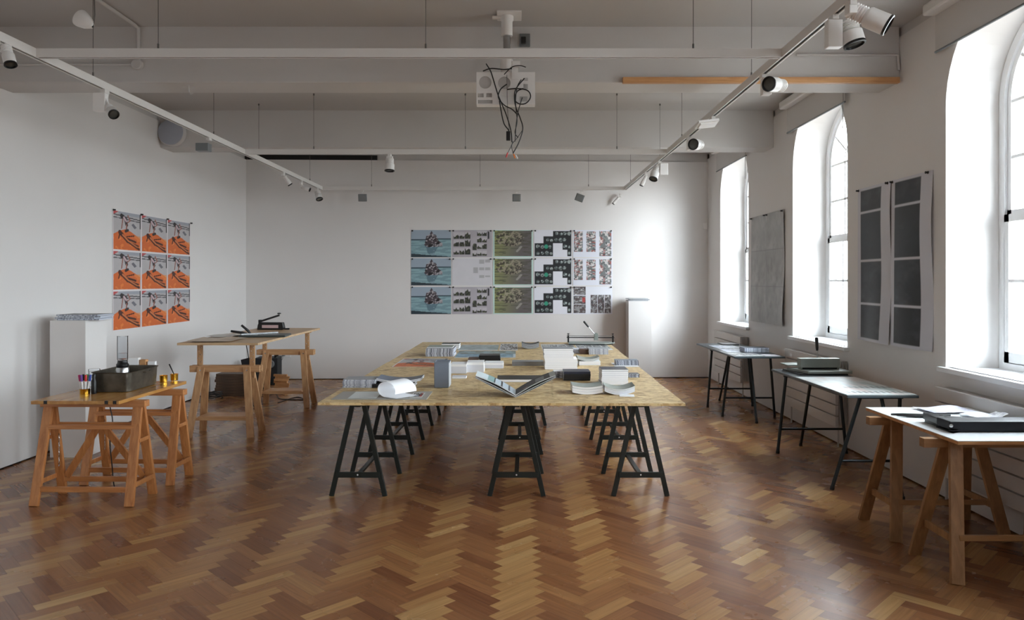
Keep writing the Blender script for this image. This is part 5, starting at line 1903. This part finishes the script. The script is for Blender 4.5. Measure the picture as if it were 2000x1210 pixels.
# papers curling at the near left corner of that board
for k, (x_, y_, w_, d_, rz_, lab) in enumerate(((-3.0, 7.42, 0.42, 0.50, 0.08, 'brown wrapping sheet curling at the near corner of the raised board'), (-3.10, 7.98, 0.26, 0.5, -0.05, 'crumpled pale sheet lying behind the brown wrapping sheet'))):
    fn = (lambda u, v: base(u, (196, 176, 152))) if k == 0 else (lambda u, v: base(u, (206, 202, 196)))
    o = sheet('paper_sheet', w_, d_, fn, 'xy', 24, 24, lambda u, v, k=k: 0.004 + 0.012 * (math.sin(u * 7 + k) * math.sin(v * 5) * 0.5 + 0.5) + 0.02 * max(0, 0.3 - u), 0.001, (x_, y_, ZB + 0.001), rz_)
    tag(o, lab, 'paper')

# things on the floor behind it
for k in range(8):
    w_ = 0.40 + 0.02 * ((k * 7) % 3)
    o = MB().box2((-w_ / 2, 0, 0), (w_ / 2, 0.3, 0.036)).build('wood_plank', M_darkwood, None, (-3.80 + 0.008 * ((k * 5) % 3 - 1), 9.86, 0.0008 + k * 0.0372), 0.015 * ((k * 3) % 3 - 1), bevel=0.002)
    tag(o, 'dark brown board in the floor pile below the raised table, %s' % (['lowest', 'seventh from top', 'sixth from top', 'fifth from top', 'fourth from top', 'third from top', 'second from top', 'topmost'][k]), 'board', 'dark boards piled on the floor by the left wall')
o = MB().box((0, 0, 0.09), (0.13, 0.02, 0.18), None).build('black_folder', M_black_cov, None, (-3.60, 9.95, 0.318), 0.2, bevel=0.003)
o.rotation_euler = (R(-14), R(-14), 0.2)
tag(o, 'black folder leaning on top of the dark board pile', 'folder')
pts = []
for k in range(50):
    a = k * 0.52
    pts.append((0.10 * math.cos(a) * (1 + 0.15 * math.sin(k * 1.3)), 0.09 * math.sin(a), 0.008 + 0.0022 * k * 0.8 + 0.01 * abs(math.sin(k * 0.7))))
o = MB().tube(spline(pts, 3), 0.006, 6).build('cable_coil', M_cable, None, (-3.93, 9.62, 0.0))
tag(o, 'coil of black cable on the floor beside the dark board pile', 'cable')
t = thing('black_speaker', 'black speaker cabinet with grey round port on the floor by back wall', 'speaker', (-3.66, 11.02, 0), 0.1)
MB().box2((-0.20, -0.14, 0.02), (0.13, 0.16, 0.40)).build('cabinet', M_carpetblk, t, bevel=0.008)
MB().lathe([(0.055, 0), (0.06, 0.006), (0.045, 0.010), (0.028, 0.002), (0.0001, 0.002)], (0.03, -0.141, 0.315), (0, -1, 0), 28).build('port', M_lampg, t)
for sx in (-0.16, 0.09):
    MB().lathe([(0.02, 0), (0.022, 0.02)], (sx, -0.10, 0), n=14).build('foot', M_black, t)
    MB().lathe([(0.02, 0), (0.022, 0.02)], (sx, 0.12, 0), n=14).build('foot', M_black, t)
MB().tube([(0.08, -0.1, 0.40), (0.09, -0.1, 0.43), (0.13, -0.1, 0.45)], 0.02, 8, rs=[0.012, 0.02, 0.02]).build('handle', M_black, t)
for k in range(7):
    o = MB().box2((-0.10, -0.015, 0), (0.10, 0.015, 0.03)).build('wood_offcut', M_pine, None, (-3.33 + 0.012 * (k % 3), 10.45 + 0.01 * (k % 2), 0.0008 + k * 0.0312), 0.35 * ((k * 5) % 3 - 1) * 0.5, bevel=0.001)
    tag(o, 'pale wood offcut in the leaning pile before black speaker, %s' % (['lowest', 'sixth from top', 'fifth from top', 'fourth from top', 'third from top', 'second from top', 'topmost'][k]), 'offcut', 'wood offcuts before the black speaker')
bw = backwall_point(559, 0.36)
t = thing('wall_socket', 'white double wall socket low on the back wall, left part', 'socket', (bw.x, bw.y - 0.001, 0.39), ang)
MB().box2((-0.07, -0.012, -0.04), (0.07, 0, 0.04)).build('plate', M_lampw, t, bevel=0.003)
MB().box2((-0.055, -0.045, -0.025), (-0.01, -0.012, 0.02)).build('plug', M_lampg, t, bevel=0.004)
MB().tube(spline([(-0.03, -0.04, -0.02), (-0.05, -0.07, -0.08), (-0.12, -0.08, -0.16), (-0.2, -0.1, -0.3)]), 0.005, 6).build('plug_cord', M_lampg, t)
pts = spline([(-3.5, 10.6, 0.006), (-3.2, 9.9, 0.006), (-3.05, 9.6, 0.006), (-2.75, 9.55, 0.006), (-2.9, 9.75, 0.006), (-3.0, 9.3, 0.006)])
o = MB().tube(pts, 0.006, 6).build('floor_cable', M_cable)
tag(o, 'black cable trailing over the floor under the raised board', 'cable')
o = MB().tube(spline([(-2.98, 8.05, ZB - 0.03), (-3.0, 8.2, 0.86), (-3.03, 8.4, 0.6), (-3.05, 8.5, 0.35), (-3.06, 8.6, 0.1), (-3.05, 8.8, 0.006)]), 0.005, 6).build('hanging_cable', M_cable)
tag(o, 'black cable hanging down from the raised plywood board', 'cable')


# ------------------------------------------------------------------ right tables on steel trestles
def steel_trestle(lab, loc, s, x0t, x1t, x0f, x1f, xm, d_):
    t = thing('steel_trestle', lab, 'trestle', loc, 0, 'dark steel tube trestles by the windows')
    MB().tube([(x0t - 0.02, 0.03 * s, 0.686), (x1t + 0.02, 0.03 * s, 0.686)], 0.013, 12).build('top_rail', M_tube, t)
    for a, b in ((x0t, x0f), (x1t, x1f)):
        lg = MB().tube([(a, 0.03 * s, 0.686), (b, 0, 0.01)], 0.0135, 12).build('leg', M_tube, t)
        MB().tube([(b, 0, 0.0), (b + (a - b) * 0.03, 0, 0.025)], 0.016, 12).build('rubber_foot', M_black, lg)
    lg = MB().tube([((x0t + x1t) / 2, 0.05 * s, 0.680), (xm, d_ * s, 0.01)], 0.0135, 12).build('leg', M_tube, t)
    MB().tube([(xm, d_ * s, 0.0), (xm, d_ * s, 0.025)], 0.016, 12).build('rubber_foot', M_black, lg)
    f = 0.69
    MB().tube([(x0t + (x0f - x0t) * f, 0.01 * s, 0.215), (x1t + (x1f - x1t) * f, 0.01 * s, 0.215)], 0.010, 10).build('crossbar', M_tube, t)
    return t


steel_trestle('dark steel trestle under the far end of the far window table', (2.61, 9.08, 0), 1, -0.22, 0.22, -0.28, 0.27, -0.02, 0.42)
steel_trestle('dark steel trestle under the near end of the far window table', (2.61, 8.39, 0), -1, -0.22, 0.24, -0.29, 0.30, -0.03, 0.39)
steel_trestle('dark steel trestle under the far end of the middle window table', (2.64, 6.61, 0), 1, -0.235, 0.235, -0.32, 0.29, 0.0, 0.30)
steel_trestle('dark steel trestle under the near end of the middle window table', (2.61, 5.46, 0), -1, -0.10, 0.19, -0.295, 0.18, 0.10, 0.24)
for (x0, x1, y0, y1, lab) in ((2.335, 2.885, 7.98, 9.67, 'narrow dark table top by the far window, covered with pale prints'), (2.352, 2.865, 5.29, 6.87, 'narrow dark table top by middle window, carrying the grey machine')):
    t = MB().box2((-(x1 - x0) / 2, -(y1 - y0) / 2, 0), ((x1 - x0) / 2, (y1 - y0) / 2, 0.020)).build('table_board', M_darktop, None, ((x0 + x1) / 2, (y0 + y1) / 2, 0.7), 0, bevel=0.003)
    tag(t, lab, 'table top')
o = sheet('pastel_print', 0.50, 0.98, d_pastel, 'xy', 60, 80, None, 0.0015, (2.61, 5.80, TT + 0.0025), 0)
tag(o, 'large pastel landscape print on the near end of the middle window table', 'print')
# grey machine on that table
t = thing('creasing_machine', 'grey desktop creasing machine with upright black-gripped lever by middle window', 'machine', (2.655, 6.60, TT + 0.0005), 0.02)
MB().box2((-0.22, -0.19, 0.0), (0.20, 0.20, 0.012)).build('foot_mat', M_black, t)
MB().prism([(-0.15, -0.20), (0.235, -0.20), (0.25, 0.10), (-0.22, 0.10)], 0.012, 0.035).build('bed', M_machine, t, bevel=0.004)
MB().box2((-0.23, 0.06, 0.05), (-0.03, 0.24, 0.062)).build('side_table', M_machine, t, bevel=0.002)
MB().box2((-0.16, -0.06, 0.05), (0.19, 0.02, 0.130)).box2((-0.155, -0.055, 0.035), (-0.14, 0.015, 0.05)).box2((0.17, -0.055, 0.035), (0.185, 0.015, 0.05)).build('housing', M_machine, t, bevel=0.003)
MB().box2((-0.15, -0.045, 0.036), (0.18, -0.02, 0.05)).build('blade_slot', M_black, t)
lv_ = MB().tube([(0.03, 0.03, 0.05), (0.025, 0.03, 0.20)], 0.006, 10).build('lever', M_steel, t)
MB().tube([(0.025, 0.03, 0.19), (0.024, 0.03, 0.215), (0.02, 0.03, 0.30), (0.02, 0.03, 0.31)], 0.013, 12, rs=[0.009, 0.013, 0.015, 0.010]).build('grip', M_black, lv_)
# far window table papers
for k, (x_, y_, w_, d_, rz_, fn, lab) in enumerate(((2.56, 9.12, 0.30, 0.42, 0.02, d_bluepaper, 'blue lined print at the far end of the far window table'), (2.55, 8.66, 0.30, 0.42, -0.03, d_bluepaper, 'blue lined print in the middle of the far window table'), (2.52, 8.2, 0.30, 0.30, 0.05, d_newsprint, 'black and white print at near end of the far window table'), (2.77, 8.12, 0.16, 0.2, -0.05, d_pale, 'small pale print at near corner of the far window table'))):
    o = sheet('table_print', w_, d_, fn, 'xy', 40, 40, None, 0.001, (x_, y_, TT + 0.002), rz_)
    tag(o, lab, 'print', 'prints on the far window table')
for k in range(4):
    b = booklet(0.28, 0.20, 0.012, M_slate, M_zebral, 'none') if k == 0 else dup(b0, (0, 0, 0), 0, None, None, bk)
    if k == 0:
        b0, bk = b, children(b)
    b.location = (2.72, 8.42 - 0.004 * (k % 2), TT + 0.0035 + k * 0.0122)
    b.rotation_euler.z = 0.02 * (k % 3 - 1)
    tag(b, 'striped grey booklet on the far window table, %s of its pile' % ['lowest', 'third from top', 'second from top', 'topmost'][k], 'booklet', 'booklets on the far window table')
o = MB().box2((-0.10, -0.14, 0), (0.10, 0.14, 0.012)).build('black_folder', M_black_cov, None, (2.70, 9.50, TT + 0.0005), 0.0, bevel=0.002)
tag(o, 'thin black folder at the far corner of the far window table', 'folder')

# ------------------------------------------------------------------ white table on pine trestles, near right
t = thing('table_board', 'white-topped board near the right edge, carrying the long black cutter', 'table top', (2.57, 4.29, 0.7005), 0)
MB().box2((-0.32, -0.50, 0), (0.335, 0.50, 0.017)).build('core', M_pine, t, bevel=0.001)
MB().box2((-0.322, -0.502, 0.017), (0.337, 0.502, 0.021)).build('laminate', M_whitetop, t, bevel=0.001)


def pine_trestle(lab, loc):
    t = thing('wooden_trestle', lab, 'trestle', loc, 0, 'pine trestles under the white table')
    MB().box2((-0.395, -0.024, 0.652), (0.325, 0.024, 0.700)).build('top_rail', M_knotx, t, bevel=0.002)
    for s, x in ((-1, -0.295), (1, 0.285)):
        for q in (-1, 1):
            MB().bar((s * 0.235, q * 0.036, 0.685), (s * 0.325, q * 0.205, 0.0), 0.022, 0.068, (1, 0, 0)).build('leg', M_knotz, t, bevel=0.002)
        MB().bar((x, -0.14, 0.20), (x, 0.14, 0.20), 0.018, 0.04).build('end_crossbar', M_knotz, t, bevel=0.002)
    MB().box2((-0.29, -0.166, 0.205), (0.24, -0.150, 0.235)).build('stretcher', M_knotx, t, bevel=0.002)
    return t


pine_trestle('pine trestle under the near end of the white table, nearest the camera', (2.555, 3.965, 0))
pine_trestle('pine trestle under the far end of the white table', (2.555, 4.575, 0))
zt = 0.7215 + 0.0005
# long black trimmer
t = thing('black_trimmer', 'long black paper trimmer on the white table at the picture edge', 'trimmer', (2.58, 4.06, zt), 0.0)
MB().box2((-0.25, -0.06, 0.0), (0.28, 0.07, 0.058)).build('body', mat('trimmer_black', rgb(20, 22, 30), 0.42, var=0.05, spec=0.3), t, bevel=0.006)
MB().prism([(-0.25, -0.055), (-0.22, 0.24), (0.27, 0.24), (0.27, 0.07), (-0.25, 0.07)], 0.0, 0.016).build('bed', M_black, t, bevel=0.002)
MB().prism([(-0.25, 0.05), (-0.23, 0.24), (-0.19, 0.24), (-0.19, 0.05)], 0.016, 0.055).build('guide', M_black, t, bevel=0.003)
MB().lathe([(0.010, 0), (0.010, 0.004), (0.0001, 0.006)], (-0.243, -0.06, 0.035), (0, -1, 0), 14).build('rivet', M_steel, t)
# black shears
t = thing('black_shears', 'flat black shears lying left of the long black trimmer', 'shears', (2.43, 4.46, zt), -0.15)
MB().prism([(-0.17, 0.015), (-0.10, 0.035), (0.04, 0.03), (0.12, 0.05), (0.18, 0.04), (0.12, 0.0), (0.0, 0.0)], 0.0, 0.012).build('blade', M_black, t, bevel=0.002)
MB().prism([(-0.15, -0.02), (-0.02, -0.012), (0.10, -0.03), (0.2, -0.05), (0.19, -0.07), (0.06, -0.06), (-0.08, -0.045)], 0.003, 0.014).build('blade', M_black, t, bevel=0.002)
for k, (x_, y_, w_, d_, rz_, c_, lab) in enumerate(((2.68, 4.64, 0.30, 0.22, 0.08, (206, 206, 218), 'crumpled lilac sheet at the far end of the white table'), (2.77, 4.41, 0.20, 0.17, -0.2, (236, 238, 242), 'white sheet with raised corner behind the black trimmer'))):
    o = sheet('paper_sheet', w_, d_, (lambda u, v, c_=c_: put(base(u, c_), (vnoise(u, v, 5, 4, 3 + c_[0], 3) > 0.58), (150, 150, 166), 0.45)), 'xy', 26, 26,
              lambda u, v, k=k: 0.003 + 0.016 * (math.sin(u * 6 + k * 2) * math.sin(v * 4 + k) * 0.5 + 0.5) + 0.02 * k * (u > 0.8) * (u - 0.8) * 5, 0.001, (x_, y_, zt + 0.002 + 0.004 * k), rz_)
    tag(o, lab, 'paper')
